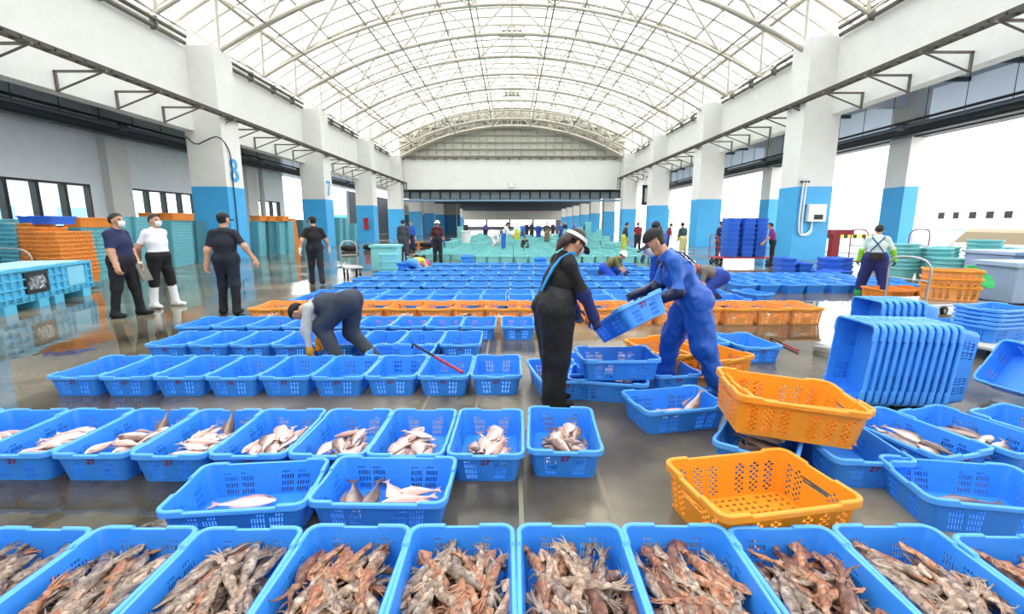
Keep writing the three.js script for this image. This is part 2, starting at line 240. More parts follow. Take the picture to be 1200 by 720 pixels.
// fixtures under the crown
for (const Z of [29.6, 42.6]) {
  const o = thing('light_gantry', 'small floodlight gantry hung under the roof crown, ' + (Z < 35 ? 'the one with dark lamp heads' : 'the pale one nearer the gable'), 'floodlight', V(0, 12.35, -Z));
  put('gantry_frame', join([spanG(-0.75, 0.75, 0, 0.06, -0.3, -0.24), spanG(-0.75, 0.75, 0, 0.06, 0.24, 0.3), spanG(-0.75, 0.75, 0.35, 0.4, -0.3, -0.24), spanG(-0.75, 0.75, 0.35, 0.4, 0.24, 0.3), ...[-0.75, 0, 0.7].map((x) => spanG(x, x + 0.05, 0, 0.4, -0.3, 0.3))]), M.truss, o);
  for (let k = 0; k < 4; k++) put('lamp_head', new THREE.CylinderGeometry(0.07, 0.15, 0.26, 10).translate(-0.5 + 0.33 * k, 0.15, 0), Z < 35 ? M.steel : M.trussDark, o);
  for (const x of [-0.72, 0.72]) put('hanger', barG(V(x, 0.4, 0), V(x, 1.1, 0), 0.03, 5), M.truss, o);
}
// gable end: beam, louvre wall above, arch
{
  const e = structure('wall_end', 'white end beam with a panelled gable under the far arch');
  put('beam', boxUV(spanG(-13.4, 13.4, 5.2, 8.35, -END, -END - 0.5)), M.paint, e);
  const sh = new THREE.Shape(); sh.moveTo(-12.2, 8.35); for (let i = 0; i <= 24; i++) { const x = lerp(-12.2, 12.2, i / 24); sh.lineTo(x, topY(x) + 0.1); } sh.lineTo(12.2, 8.35);
  put('gable_panel', boxUV(new THREE.ExtrudeGeometry(sh, { depth: 0.2, bevelEnabled: false }).translate(0, 0, -END - 0.4)), M.gable, e);
  for (let x = -11; x <= 11; x += 0.92) put('mullion', spanG(x - 0.05, x + 0.05, 8.35, topY(x), -END + 0.05, -END - 0.2), M.gableBar, e);
  for (let y = 8.75; y < 13; y += 0.72) { const w = Math.sqrt(Math.max(0, 676 - (y + 12.5) ** 2)); put('transom', spanG(-w, w, y - 0.05, y + 0.05, -END + 0.07, -END - 0.2), M.gableBar, e); }
  put('sill_rail', spanG(-12.6, 12.6, 8.5, 8.62, -END + 0.3, -END + 0.2), M.steel, e);
  for (let x = -12; x <= 12; x += 1.15) put('sill_clip', spanG(x, x + 0.35, 8.36, 8.5, -END + 0.3, -END), M.steel, e);
  const arc = []; for (const [fn, r] of [[lowY, 0.2], [(x) => lowY(x) + 0.75, 0.1], [topY, 0.16]]) { const p = []; for (let i = 0; i <= 24; i++) { const x = lerp(-12, 12, i / 24); p.push(V(x, fn(x), -END + 0.5)); } arc.push(tubeG(p, r, 6, 40)); }
  for (const g of arc) put('arch_tube', g, M.truss, e);
  for (let i = 0; i <= 44; i++) { const x = lerp(-11.6, 11.6, i / 44), x2 = lerp(-11.6, 11.6, (i + (i % 2 ? 1 : -1) * 0.9) / 44); put('arch_web', barG(V(x, lowY(clamp(x, -12, 12)) + 0.1, -END + 0.5), V(x2, topY(clamp(x2, -12, 12)), -END + 0.5), 0.05, 4), M.truss, e); }
  const c = thing('wall_clock', 'round white wall clock on the end beam', 'clock', V(0, 5.75, -END + 0.01));
  put('clock_case', new THREE.CylinderGeometry(0.4, 0.4, 0.14, 28, 1, false).rotateX(Math.PI / 2).translate(0, 0, 0.05), M.gableBar, c); put('clock_face', new THREE.CylinderGeometry(0.35, 0.35, 0.16, 28).rotateX(Math.PI / 2).translate(0, 0, 0.06), M.clock, c);
  put('hour_hand', spanG(-0.012, 0.012, 0, 0.2, 0.142, 0.148), M.dark, c); put('minute_hand', spanG(0, 0.28, -0.01, 0.01, 0.142, 0.148), M.dark, c);
}
// the low hall beyond
{
  const f = structure('wall_far', 'low dim hall beyond the end beam with a bright window band');
  put('slab', spanG(-13.5, 13.5, 5.3, 5.6, -END - 0.5, -FAR), M.ceiling, f);
  put('fascia', spanG(-13, 13, 4.25, 5.2, -END - 1.0, -END - 1.2), M.darkPanel, f);
  for (let x = -12.6; x < 12.7; x += 1.12) put('fascia_rib', spanG(x, x + 0.14, 4.25, 5.2, -END - 0.85, -END - 1.0), M.dark, f);
  put('fascia_rail', spanG(-13, 13, 5.0, 5.2, -END - 0.8, -END - 1.0), M.dark, f);
  put('blue_pipe', barG(V(-13, 4.05, -END - 0.9), V(13, 4.05, -END - 0.9), 0.13, 8), M.paleBlue, f);
  for (let z = END + 8; z < FAR; z += 9) put('ceiling_beam', spanG(-13, 13, 4.75, 5.3, -z, -z - 0.5), M.ductGrey, f);
  put('far_panel', spanG(-40, 20, 2.4, 6, -FAR, -FAR - 0.3), M.concrete, f); put('far_panel', spanG(-40, 20, 0, 0.7, -FAR, -FAR - 0.3), M.ductGrey, f);
  for (let x = -38; x < 20; x += 6.2) put('pier', spanG(x, x + (Math.round(x) % 3 ? 0.5 : 2.2), 0.7, 2.4, -FAR + 0.1, -FAR - 0.3), M.ductGrey, f);
  const r = structure('trim_3', 'grey partition with a blue dado at the far left');
  put('partition', spanG(-32, -9.2, 3.0, 5.3, -84, -84.3), M.concrete, r); put('dado', spanG(-32, -9.2, 0, 3.0, -84, -84.3), std(0x3b8db8, 0.6), r);
  for (const x of [-15.4, -12.6, -9.8]) put('pipe', barG(V(x, 0, -83.8), V(x, 5.2, -83.8), 0.09, 6), M.paint, r);
  put('side_wall', spanG(-19.2, -19.5, 0, 5.3, -56, -84), M.ductGrey, r);
}
{ const q = structure('quay_apron', 'pale concrete quay outside the open right side'); put('paving', spanG(17.6, 29, 0, 0.02, 20, -150), std(0xcfccc2, 0.85), q); put('paving', spanG(-18, -60, 0, 0.02, 20, -150), std(0xc6c4bb, 0.85), q); put('kerb', spanG(28.6, 29, 0.02, 0.3, 20, -150), M.concrete, q); }
// outside: a moored ship and a small boat beyond the right columns
{
  const ship = thing('fishing_ship', 'large white fishing ship moored beyond the open right side', 'ship', V(38, -2.6, -40));
  const sh = new THREE.Shape(); sh.moveTo(-26, 0.4); sh.lineTo(24, 0.4); sh.lineTo(29, 4.6); sh.lineTo(16, 3.6); sh.lineTo(-26, 3.4);
  const hullG = new THREE.ExtrudeGeometry(sh, { depth: 8, bevelEnabled: true, bevelSize: 0.3, bevelThickness: 0.5, bevelSegments: 2 }).translate(0, 0, -4).rotateY(Math.PI / 2 + 0.1);
  put('hull', hullG, M.hull, ship);
  const T = (g) => g.rotateY(Math.PI / 2 + 0.1);
  put('bulwark', T(spanG(-26, 18, 3.3, 4.3, -4.3, -4.15)), M.white, ship);
  const cab = put('wheelhouse', T(spanG(-12, 4, 3.4, 7.2, -3, 3)), M.white, ship); put('upper_deck', T(spanG(-8, 2, 7.2, 9.6, -2.5, 2.5)), M.white, ship);
  for (let k = 0; k < 5; k++) put('window', T(spanG(-6 + 1.2 * k, -5.5 + 1.2 * k, 4.5, 5.0, -3.03, -2.95)), M.dark, cab);
  put('mast', T(barG(V(-2, 9.6, 0), V(-2, 15, 0), 0.15, 8)), M.white, ship);
  for (let k = 0; k < 24; k++) put('rail_post', T(barG(V(-25 + 1.8 * k, 4.3, -4.2), V(-25 + 1.8 * k, 5.1, -4.2), 0.03, 4)), M.white, ship);
  put('rail', T(barG(V(-25, 5.1, -4.2), V(18, 5.1, -4.2), 0.04, 4)), M.white, ship);
  const b = thing('small_boat', 'small grey blue boat hull seen between the right columns', 'boat', V(24.5, 0.02, -33));
  const bs = new THREE.Shape(); bs.moveTo(-5, 0); bs.lineTo(4, 0); bs.lineTo(5.4, 1.4); bs.lineTo(-5, 1.15);
  put('hull', new THREE.ExtrudeGeometry(bs, { depth: 2.2, bevelEnabled: true, bevelSize: 0.1, bevelThickness: 0.2, bevelSegments: 1 }), std(0x9fb3c8, 0.5), b); put('gunwale', spanG(-5, 5, 1.15, 1.3, 2.3, 2.5), M.white, b);
  const t = thing('warning_rail', 'yellow and black warning rail along the quay edge', 'rail', V(20.5, 0, -26)); put('bar', spanG(-3.4, 1.2, 0.72, 0.92, 0, 0.08), std(0xe2c23a, 0.6), t);
  for (let k = 0; k < 9; k++) put('stripe', boxG(-3.1 + 0.5 * k, 0.82, 0.05, 0.2, 0.2, 0.08), M.black, t); for (const x of [-3.3, -1, 1.1]) put('post', barG(V(x, 0, 0.04), V(x, 0.92, 0.04), 0.05, 6), M.steel, t);
  const h = thing('bollard', 'dark red T-shaped post beside the blue column', 'post', V(15.1, 0, -22.0)); put('post', spanG(-0.16, 0.16, 0, 1.2, -0.16, 0.16), M.red, h); put('cross_arm', spanG(-0.3, 0.75, 1.0, 1.22, -0.18, 0.18), M.red, h);
  const a = thing('warehouse', 'pale building with a long roof seen through the left windows', 'building', V(-30, 0, -22)); put('wall', spanG(-6, 0, 0, 4.5, -14, 26), M.white, a); put('roof', spanG(-7, 0.8, 4.5, 5.1, -15, 27), M.ductGrey, a);
  for (let k = 0; k < 7; k++) put('shutter', spanG(-0.02, 0.05, 0.3, 2.6, -12 + 5.4 * k, -9 + 5.4 * k), M.paleBlue, a);
}
// ---------------------------------------------------------------- crates
// A crate wall is a ring grid: columns round a rounded rectangle, rows up the wall; cells may be holes with real edges. Long axis z, base at y = 0.
function crateG({ L, W, H, taper = 0.03, r = 0.045, th = 0.005, nc = 3, endT = [], longT = [], vb = [], hole = () => false, baseT = null, rimOut = 0.016, rimH = 0.022, lift = 0.012, ribs = 0 }) {
  const cols = [], half = (v) => [W / 2 - taper * (1 - v / H), L / 2 - taper * (1 - v / H)];
  const sides = [[0, 1], [1, 0], [0, -1], [-1, 0]];                       // +z end, +x side, -z end, -x side
  for (let s = 0; s < 4; s++) {
    const ts = [-1, ...(s % 2 ? longT : endT), 1];
    ts.forEach((t, i) => cols.push({ s, t, i, last: i === ts.length - 1 }));
    for (let k = 1; k < nc; k++) cols.push({ s, arc: k / nc });
  }
  const P = (c, v, off) => {
    const [a, b] = half(v), ra = r - off, [nx, nz] = sides[c.s], ex = a - r, ez = b - r;
    if (c.arc === undefined) { const tx = nz, tz = -nx; return [nx * (a - off) + tx * c.t * ex * Math.abs(tx), v, nz * (b - off) + tz * c.t * ez * Math.abs(tz)]; }
    const [mx, mz] = sides[(c.s + 1) % 4], th_ = c.arc * Math.PI / 2, cs = Math.cos(th_), sn = Math.sin(th_);
    return [(nx + mx) * ex + (nx * cs + mx * sn) * ra, v, (nz + mz) * ez + (nz * cs + mz * sn) * ra];
  };
  const pos = [], N = cols.length, quad = (a, b, c, d) => pos.push(...a, ...b, ...c, ...a, ...c, ...d);
  const vs = [0, ...vb, H];
  for (let j = 0; j < vs.length - 1; j++) {
    const v0 = vs[j], v1 = vs[j + 1];
    let i = 0;
    while (i < N) {
      const c0 = cols[i], straight = c0.arc === undefined && !c0.last, h = straight && hole(c0.s, c0.i, j);
      let e = i + 1;
      if (straight && !h) while (cols[e % N].s === c0.s && cols[e % N].arc === undefined && !cols[e % N].last && !hole(c0.s, cols[e % N].i, j)) e++;
      const c1 = cols[e % N];
      const o00 = P(c0, v0, 0), o10 = P(c1, v0, 0), o11 = P(c1, v1, 0), o01 = P(c0, v1, 0), i00 = P(c0, v0, th), i10 = P(c1, v0, th), i11 = P(c1, v1, th), i01 = P(c0, v1, th);
      if (h) { quad(o00, i00, i10, o10); quad(o01, o11, i11, i01); quad(o00, o01, i01, i00); quad(o10, i10, i11, o11); }
      else { quad(o00, o10, o11, o01); quad(i10, i00, i01, i11); }
      i = e;
    }
  }
  // base
  const [ba, bb] = half(0), y1 = 0.008;
  if (!baseT) { for (let i = 0; i < N; i++) { const p = P(cols[i], 0, 0), q = P(cols[(i + 1) % N], 0, 0); pos.push(0, y1, 0, p[0], y1, p[2], q[0], y1, q[2], 0, 0, 0, q[0], 0, q[2], p[0], 0, p[2]); } }
  else {
    const [bx, bz] = baseT, X = (i) => lerp(-ba + 0.004, ba - 0.004, i / bx), Z = (k) => lerp(-bb + 0.004, bb - 0.004, k / bz);
    for (let i = 0; i < bx; i++) for (let k = 0; k < bz; k++) {
      const x0 = X(i), x1 = X(i + 1), z0 = Z(k), z1 = Z(k + 1), open = i % 2 && k % 2 && (i + k) % 13 > 1;
      if (open) { quad([x0, y1, z0], [x1, y1, z0], [x1, 0, z0], [x0, 0, z0]); quad([x0, y1, z1], [x0, 0, z1], [x1, 0, z1], [x1, y1, z1]); quad([x0, y1, z0], [x0, 0, z0], [x0, 0, z1], [x0, y1, z1]); quad([x1, y1, z0], [x1, y1, z1], [x1, 0, z1], [x1, 0, z0]); }
      else { quad([x0, y1, z0], [x0, y1, z1], [x1, y1, z1], [x1, y1, z0]); quad([x0, 0, z0], [x1, 0, z0], [x1, 0, z1], [x0, 0, z1]); }
    }
  }
  if (ribs) for (const s of [0, 1, 2, 3]) { const n = s % 2 ? ribs : Math.max(2, ribs - 2); for (let k = 0; k < n; k++) { const t = lerp(-0.86, 0.86, k / (n - 1)), w = 0.006, a = P({ s, t }, 0.01, -0.007), b = P({ s, t }, H - 0.02, -0.007), [nx, nz] = sides[s], tx = nz * w, tz = -nx * w, a0 = P({ s, t }, 0.01, 0), b0 = P({ s, t }, H - 0.02, 0); quad([a[0] - tx, a[1], a[2] - tz], [a[0] + tx, a[1], a[2] + tz], [b[0] + tx, b[1], b[2] + tz], [b[0] - tx, b[1], b[2] - tz]); for (const d of [-1, 1]) quad(...(d > 0 ? [[a[0] + tx, a[1], a[2] + tz], [a0[0] + tx, a0[1], a0[2] + tz], [b0[0] + tx, b0[1], b0[2] + tz], [b[0] + tx, b[1], b[2] + tz]] : [[a0[0] - tx, a0[1], a0[2] - tz], [a[0] - tx, a[1], a[2] - tz], [b[0] - tx, b[1], b[2] - tz], [b0[0] - tx, b0[1], b0[2] - tz]])); } }
  const body = new THREE.BufferGeometry(); body.setAttribute('position', new THREE.Float32BufferAttribute(pos, 3)); body.computeVertexNormals();
  // rim: a chamfered band, raised at the corners
  const rp = [], rc = [];
  for (let s = 0; s < 4; s++) {
    const q = s % 2 ? 0.72 : 0.42, d = 0.03;
    for (const [t, l] of lift ? [[-1, 1], [-q - d, 1], [-q, 0], [q, 0], [q + d, 1], [1, 1]] : [[-1, 1], [1, 1]]) rc.push({ s, t, l });
    for (let k = 1; k < nc + 1; k++) rc.push({ s, arc: k / (nc + 1), l: 1 });
  }
  const prof = (l) => [[0.004, H - rimH], [-rimOut, H - rimH], [-rimOut, H + lift * l - 0.005], [-rimOut + 0.005, H + lift * l], [0.001, H + lift * l], [0.006, H + lift * l - 0.005]];
  for (let i = 0; i < rc.length; i++) {
    const c0 = rc[i], c1 = rc[(i + 1) % rc.length], p0 = prof(c0.l), p1 = prof(c1.l);
    const Q = (c, p) => { const o = P(c, H, p[0]); return [o[0], p[1], o[2]]; };
    for (let k = 0; k < 6; k++) { const a = Q(c0, p0[k]), b = Q(c1, p1[k]), c = Q(c1, p1[(k + 1) % 6]), d = Q(c0, p0[(k + 1) % 6]); rp.push(...a, ...b, ...c, ...a, ...c, ...d); }
  }
  const rim = new THREE.BufferGeometry(); rim.setAttribute('position', new THREE.Float32BufferAttribute(rp, 3)); rim.computeVertexNormals();
  return { body: toCreasedNormals(body, 0.7), rim: toCreasedNormals(rim, 0.6), whole: () => mergeGeometries([body, rim]) };
}
// slot columns: groups of thin upright slots along a wall of the given straight half length
function slots(groups, n, pitch, width, halfLen) { const t = [], holes = new Set(); for (const g of groups) for (let k = 0; k < n; k++) { const c = g + (k - (n - 1) / 2) * pitch; holes.add(t.length + 1); t.push((c - width / 2) / halfLen, (c + width / 2) / halfLen); } return { t, holes }; }
const BL = 0.66, BW = 0.435, BH = 0.185;
const hiEnd = slots([-0.095, 0.095], 6, 0.0135, 0.0075, BW / 2 - 0.045), hiLong = slots([-0.205, -0.115, 0.115, 0.205], 5, 0.0145, 0.008, BL / 2 - 0.045);
const hiRows = [0.020, 0.046, 0.056, 0.082, 0.092, 0.118, 0.128, 0.140];
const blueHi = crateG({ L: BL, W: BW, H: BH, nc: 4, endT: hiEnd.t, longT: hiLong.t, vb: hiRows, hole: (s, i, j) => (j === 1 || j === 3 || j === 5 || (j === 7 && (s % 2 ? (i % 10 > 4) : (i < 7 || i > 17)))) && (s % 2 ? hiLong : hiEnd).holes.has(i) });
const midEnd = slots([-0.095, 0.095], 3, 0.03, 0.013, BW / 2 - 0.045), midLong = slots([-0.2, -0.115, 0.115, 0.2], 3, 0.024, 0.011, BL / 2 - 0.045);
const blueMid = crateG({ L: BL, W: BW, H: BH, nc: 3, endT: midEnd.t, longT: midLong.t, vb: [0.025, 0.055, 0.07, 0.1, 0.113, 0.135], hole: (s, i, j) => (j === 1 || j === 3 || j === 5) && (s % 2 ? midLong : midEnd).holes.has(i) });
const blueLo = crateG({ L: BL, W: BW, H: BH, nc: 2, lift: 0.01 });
const blueLoG = blueLo.whole();
// orange crates: strips of staggered diamond-like holes
function checkerSpec(groups, n, cell, halfLen) { const t = [], id = new Map(); for (const g of groups) for (let k = 0; k < n; k++) { const c = g + (k - (n - 1) / 2) * cell; if (!k) t.push((c - cell / 2) / halfLen); id.set(t.length, k); t.push((c + cell / 2) / halfLen); } return { t, id }; }
const OL = 0.72, OW = 0.50, OH = 0.245;
function orangeG(cell, rows, nc, base) {
  const e = checkerSpec([-0.19, -0.115, 0.115, 0.19], 3, cell, OW / 2 - 0.045), l = checkerSpec([-0.29, -0.19, -0.09, 0.09, 0.19, 0.29].map((x) => x * 0.95), 3, cell, OL / 2 - 0.045);
  const vb = []; for (let k = 0; k <= rows; k++) vb.push(lerp(0.022, OH - 0.05, k / rows));
  return crateG({ L: OL, W: OW, H: OH, taper: 0.025, nc, endT: e.t, longT: l.t, vb, baseT: base, rimOut: 0.02, rimH: 0.026, lift: 0.012, hole: (s, i, j) => (s % 2 === 0 && i === 8 && j >= rows - 2 && j < rows) || j >= 1 && j <= rows && (s % 2 ? l : e).id.has(i) && ((s % 2 ? l : e).id.get(i) + j) % 2 === 0 });
}
const orangeHi = orangeG(0.0195, 11, 4, [21, 31]), orangeMid = orangeG(0.02, 7, 2, null), orangeLo = crateG({ L: OL, W: OW, H: OH, taper: 0.025, nc: 2, rimOut: 0.02, ribs: 6 });
const orangeLoG = orangeLo.whole();
const tealLoG = crateG({ L: 0.64, W: 0.46, H: 0.26, taper: 0.02, nc: 1, r: 0.03, lift: 0, rimOut: 0.02, rimH: 0.03, ribs: 5 }).whole();
const tealRound = crateG({ L: 0.72, W: 0.62, H: 0.3, taper: 0.05, nc: 4, r: 0.2, lift: 0, rimOut: 0.025, rimH: 0.035 }).whole();
const number27 = textG('27', 0.036, 0.002).rotateX(Math.atan(0.03 / BH)).translate(0.0, 0.135, BL / 2 - 0.03 * (1 - 0.135 / BH) + 0.0015);
const protos = {};
function makeCrate(kind) {
  if (protos[kind]) return protos[kind];
  const o = new THREE.Group();
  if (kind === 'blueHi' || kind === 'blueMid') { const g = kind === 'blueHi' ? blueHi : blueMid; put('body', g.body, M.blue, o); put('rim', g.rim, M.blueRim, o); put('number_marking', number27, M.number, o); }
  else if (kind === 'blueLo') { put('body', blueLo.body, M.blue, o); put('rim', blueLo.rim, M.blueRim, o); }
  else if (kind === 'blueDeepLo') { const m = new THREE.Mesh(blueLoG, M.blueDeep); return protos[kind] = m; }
  else if (kind === 'orangeHi') { put('body', orangeHi.body, M.orange, o); put('rim', orangeHi.rim, M.orange, o);  }
  else if (kind === 'orangeMid') { put('body', orangeMid.body, M.orangePale, o); put('rim', orangeMid.rim, M.orange, o); }
  else if (kind === 'orangeLo') { return protos[kind] = new THREE.Mesh(orangeLoG, M.orangeOld); }
  else if (kind === 'teal' || kind === 'tealDark' || kind === 'tealPale') { return protos[kind] = new THREE.Mesh(tealLoG, M[kind]); }
  else if (kind === 'tub') { return protos[kind] = new THREE.Mesh(tealRound, M.tealPale); }
  return protos[kind] = o;
}
const crateName = (k) => k.startsWith('blue') ? 'blue_crate' : k.startsWith('orange') ? 'orange_crate' : k === 'tub' ? 'teal_tub' : 'teal_crate';
function crate(kind, pos, turn, label, group) { const c = makeCrate(kind).clone(); c.userData = {}; c.name = numbered(crateName(kind)); scene.add(c); c.position.copy(pos); c.rotation.y = turn; return tag(c, label, 'crate', group); }
const P3 = (x, Z, y = 0) => V(x, y, -Z);

const squidCrates = [], fishCrates = [], loose = [];
// nearest row, full of squid
for (let k = -5; k <= 4; k++) { const c = crate('blueHi', P3(0.25 + 0.465 * k + R(-0.006, 0.006), 1.53 + R(-0.015, 0.015) + (k === 4 ? -0.05 : 0)), R(-1.2, 1.2) * D, ORD[k + 5] + ' squid filled blue crate of its row, counted from the bulk bin side', 'blue crates heaped with squid'); squidCrates.push(c); }
// second row with pale fish
for (let k = 0; k <= 8; k++) { const c = crate('blueHi', P3(-0.158 - 0.467 * k + R(-0.006, 0.006), 2.86 + R(-0.012, 0.012)), R(-1, 1) * D, ORD[k + 1] + ' blue crate of pale fish counted from the woman in black', 'blue crates of pale fish in a row'); fishCrates.push([c, k === 8 ? 5 : 21 - (k % 3)]); }
fishCrates.push([crate('blueHi', P3(0.335, 2.9), -3 * D, 'blue crate of pale and brown fish beside the boots of the woman in black', 'crate at her boots'), 22]);
delete fishCrates[9][0].userData.group;
// two loose crates between the rows, long side to the viewer
const crateA = crate('blueHi', P3(-1.36, 2.22), Math.PI / 2 + 6 * D, 'blue crate holding a single pink fish with a brown tail'); loose.push([crateA, 1]);
const crateB = crate('blueHi', P3(-0.66, 2.27), Math.PI / 2 - 1 * D, 'blue crate with two dark fish lying beside white ones'); fishCrates.push([crateB, 4]);
// third row, empty
for (let k = -2; k <= 6; k++) crate('blueMid', P3(-1.08 - 0.469 * k, 4.26 + R(-0.015, 0.015)), R(-1, 1) * D, ORD[k + 2] + ' empty blue crate of the row before the bending worker, from the woman', 'empty blue crates in front of the bending worker');
crate('blueMid', P3(0.42, 4.15), 10 * D, 'blue crate half hidden behind the legs of the woman in black');
// rows around and behind the bending worker
for (let k = 0; k < 8; k++) { if (k === 4 || k === 5) { if (k === 4) { } } const c = crate('blueMid', P3(-3.87 + 0.469 * k, 5.36 + R(-0.015, 0.015)), R(-1, 1) * D, ORD[k] + ' blue crate of the row the bending worker reaches into, from its open end', 'blue crates the bending worker reaches into'); }
const crateT = crate('blueMid', P3(-1.18, 4.83), Math.PI / 2, 'blue crate turned sideways with a fish, behind the red handled hook'); loose.push([crateT, 2]);
for (let k = 0; k < 10; k++) crate('blueMid', P3(-4.2 + 0.469 * k + (k > 8 ? 0.06 : 0), 6.28 + R(-0.015, 0.015)), R(-1, 1) * D, ORD[k] + ' blue crate of the row touching the orange row, from the walkway', 'blue crates in front of the orange row');
// orange row
for (let k = 0; k < 17; k++) { const x = -3.75 + 0.515 * k; const c = crate('orangeMid', P3(x, 7.28 + R(-0.02, 0.02)), R(-1.2, 1.2) * D, ORD[k] + ' orange perforated crate of the long row, counted from the walkway', 'orange crates in the long row'); loose.push([c, 4]); }
// the wide blue field behind, seven rows
[[8.42, -3.7, 17], [9.12, -3.7, 17], [10.3, -3.65, 17], [11.5, -3.65, 17], [12.75, -3.5, 17], [14.1, -3.4, 17], [15.6, -2.4, 14]].forEach(([Z, x0, n], r) => { for (let k = 0; k < n; k++) { const x = x0 + 0.482 * k + R(-0.01, 0.01); if (Z > 12 && Z < 13.3 && x > 1.9 && x < 2.9) continue; const c = crate('blueLo', P3(x, Z + R(-0.03, 0.03)), R(-2, 2) * D, ORD[k] + ' blue crate from the walkway, in the ' + ORD[r] + ' row behind the orange row', 'field of blue crates'); if (k > 9 && rnd() < 0.4) loose.push([c, 2]); } });
// right of the woman
const dumped = crate('blueHi', P3(0.93, 4.02, 0.19), Math.PI / 2 + 2 * D, 'blue crate on top of another, being filled by the two workers'); loose.push([dumped, 4]);
crate('blueHi', P3(0.86, 4.0), Math.PI / 2 - 12 * D, 'blue crate underneath the one being filled');
crate('blueHi', P3(1.45, 4.3), 8 * D, 'blue crate behind the front leg of the worker in blue'); crate('blueMid', P3(0.55, 4.35), 4 * D, 'blue crate behind the apron of the woman in black');
const c1 = crate('blueHi', P3(1.25, 3.42), Math.PI / 2 + 12 * D, 'blue crate with a fish tail sticking up, beside the orange crates'); fishCrates.push([c1, 3]);
const c2 = crate('blueHi', P3(1.62, 2.83), -36 * D, 'blue crate of dark fish partly under the propped orange crates'); fishCrates.push([c2, 13]);
crate('blueHi', P3(2.1, 2.78), -4 * D, 'blue crate marked 27 under the propped orange crates');
const c4 = crate('blueHi', P3(2.6, 2.86), 16 * D, 'blue crate of greyish fish right of the propped orange crates'); const c5 = crate('blueHi', P3(3.07, 2.9), 17 * D, 'blue crate of dark backed fish with a white one on top'); const c6 = crate('blueHi', P3(3.6, 2.92), 20 * D, 'blue crate at the end of the slanting row by the nested stack');
fishCrates.push([c4, 14], [c5, 14], [c6, 5]);
const c7 = crate('blueHi', P3(2.42, 2.24), Math.PI / 2 - 10 * D, 'nearly empty blue crate with a thin brown fish, beside the open orange crate'); loose.push([c7, 1]);
crate('blueMid', P3(2.72, 5.25), 8 * D, 'empty blue crate beside the hook, in front of the orange row'); crate('blueMid', P3(2.2, 5.4), 8 * D, 'empty blue crate half hidden by the leg of the worker in blue');
// orange crates at the right
const oNear = crate('orangeHi', P3(1.24, 2.16), Math.PI / 2 + 10.5 * D, 'empty open orange crate with perforated sides and base grid');
{
  const tilt = (c, p, turn, roll, pitch) => { c.position.copy(p); c.rotation.set(pitch, turn, roll, 'YXZ'); };
  const a = crate('orangeHi', V(0, 0, 0), 0, 'orange crate propped at a slant on two blue crates'); tilt(a, P3(1.735, 2.84, 0.235), Math.PI / 2 - 9 * D, 2 * D, 5.5 * D);
  const b = crate('orangeHi', V(0, 0, 0), 0, 'second orange crate under the propped one, its corner peeking out'); tilt(b, P3(1.83, 2.93, 0.195), Math.PI / 2 - 2 * D, 2 * D, 5.5 * D);
  const m = crate('orangeHi', P3(2.0, 4.62), 24 * D, 'orange crate of grey fish behind the leg of the worker in blue'); loose.push([m, 5]);
  const m2 = crate('orangeHi', P3(1.62, 4.78), 24 * D, 'orange crate between the legs of the worker in blue');
}
// nested stack lying on its side: opening towards -x, long axis upright
function sideStack(x, Z, n, pitch, lean, label, group, kind, y0 = BL / 2) {
  for (let k = 0; k < n; k++) { const c = crate(kind, V(0, 0, 0), 0, ORD[k] + label, group); const m = new THREE.Matrix4().makeBasis(V(0, 0, 1), V(-1, 0, 0), V(0, -1, 0)); const q = new THREE.Matrix4().makeRotationZ(-lean); m.premultiply(q); m.setPosition(V(x + BH + pitch * k * Math.cos(lean), y0 + 0.01 + (k % 3) * 0.001 + Math.sin(lean) * 0.1 - pitch * k * Math.sin(lean) * 0.3, -Z)); m.decompose(c.position, c.quaternion, c.scale); }
}
sideStack(2.86, 3.82, 12, 0.063, 5 * D, ' crate from the open end of the big nested stack lying sideways', 'big nested stack lying on its side', 'blueMid', 0.35);
sideStack(3.9, 5.05, 7, 0.075, 3 * D, ' crate from the open end of the smaller sideways stack', 'smaller nested stack on its side', 'blueLo', 0.34);
// straight stacks: each crate its own object
function stack(kind, x, Z, n, pitch, turn, label, group, y = 0, lean = 0, jitter = 0.006) { for (let k = 0; k < n; k++) { const c = crate(kind, P3(x + lean * k + R(-jitter, jitter), Z + R(-jitter, jitter), y + pitch * k), turn + R(-1, 1) * D, n > 1 ? ORD[k] + ' crate up, ' + label : label, group); } }
for (const c of [[5.75, 5.45, 5, 'short blue stack on the low dolly', 'stack on the dolly']]) stack('blueMid', c[0], c[1], c[2], 0.05, Math.PI / 2 + 0.25, c[3], c[4], 0.16);
for (const [x, Z] of [[5.0, 5.6], [5.35, 6.4], [6.1, 6.3], [6.6, 6.2]]) crate('blueMid', P3(x, Z), Math.PI / 2 + R(-0.1, 0.1), 'blue crate lying behind the two sideways stacks at the right', 'blue crates behind the sideways stacks');
{ const c = crate('blueHi', V(0, 0, 0), 0, 'blue crate standing tilted beside the end of the slanting row'); c.position.copy(P3(4.5, 3.75, 0.20)); c.rotation.set(0, 0.2, 0.9); }
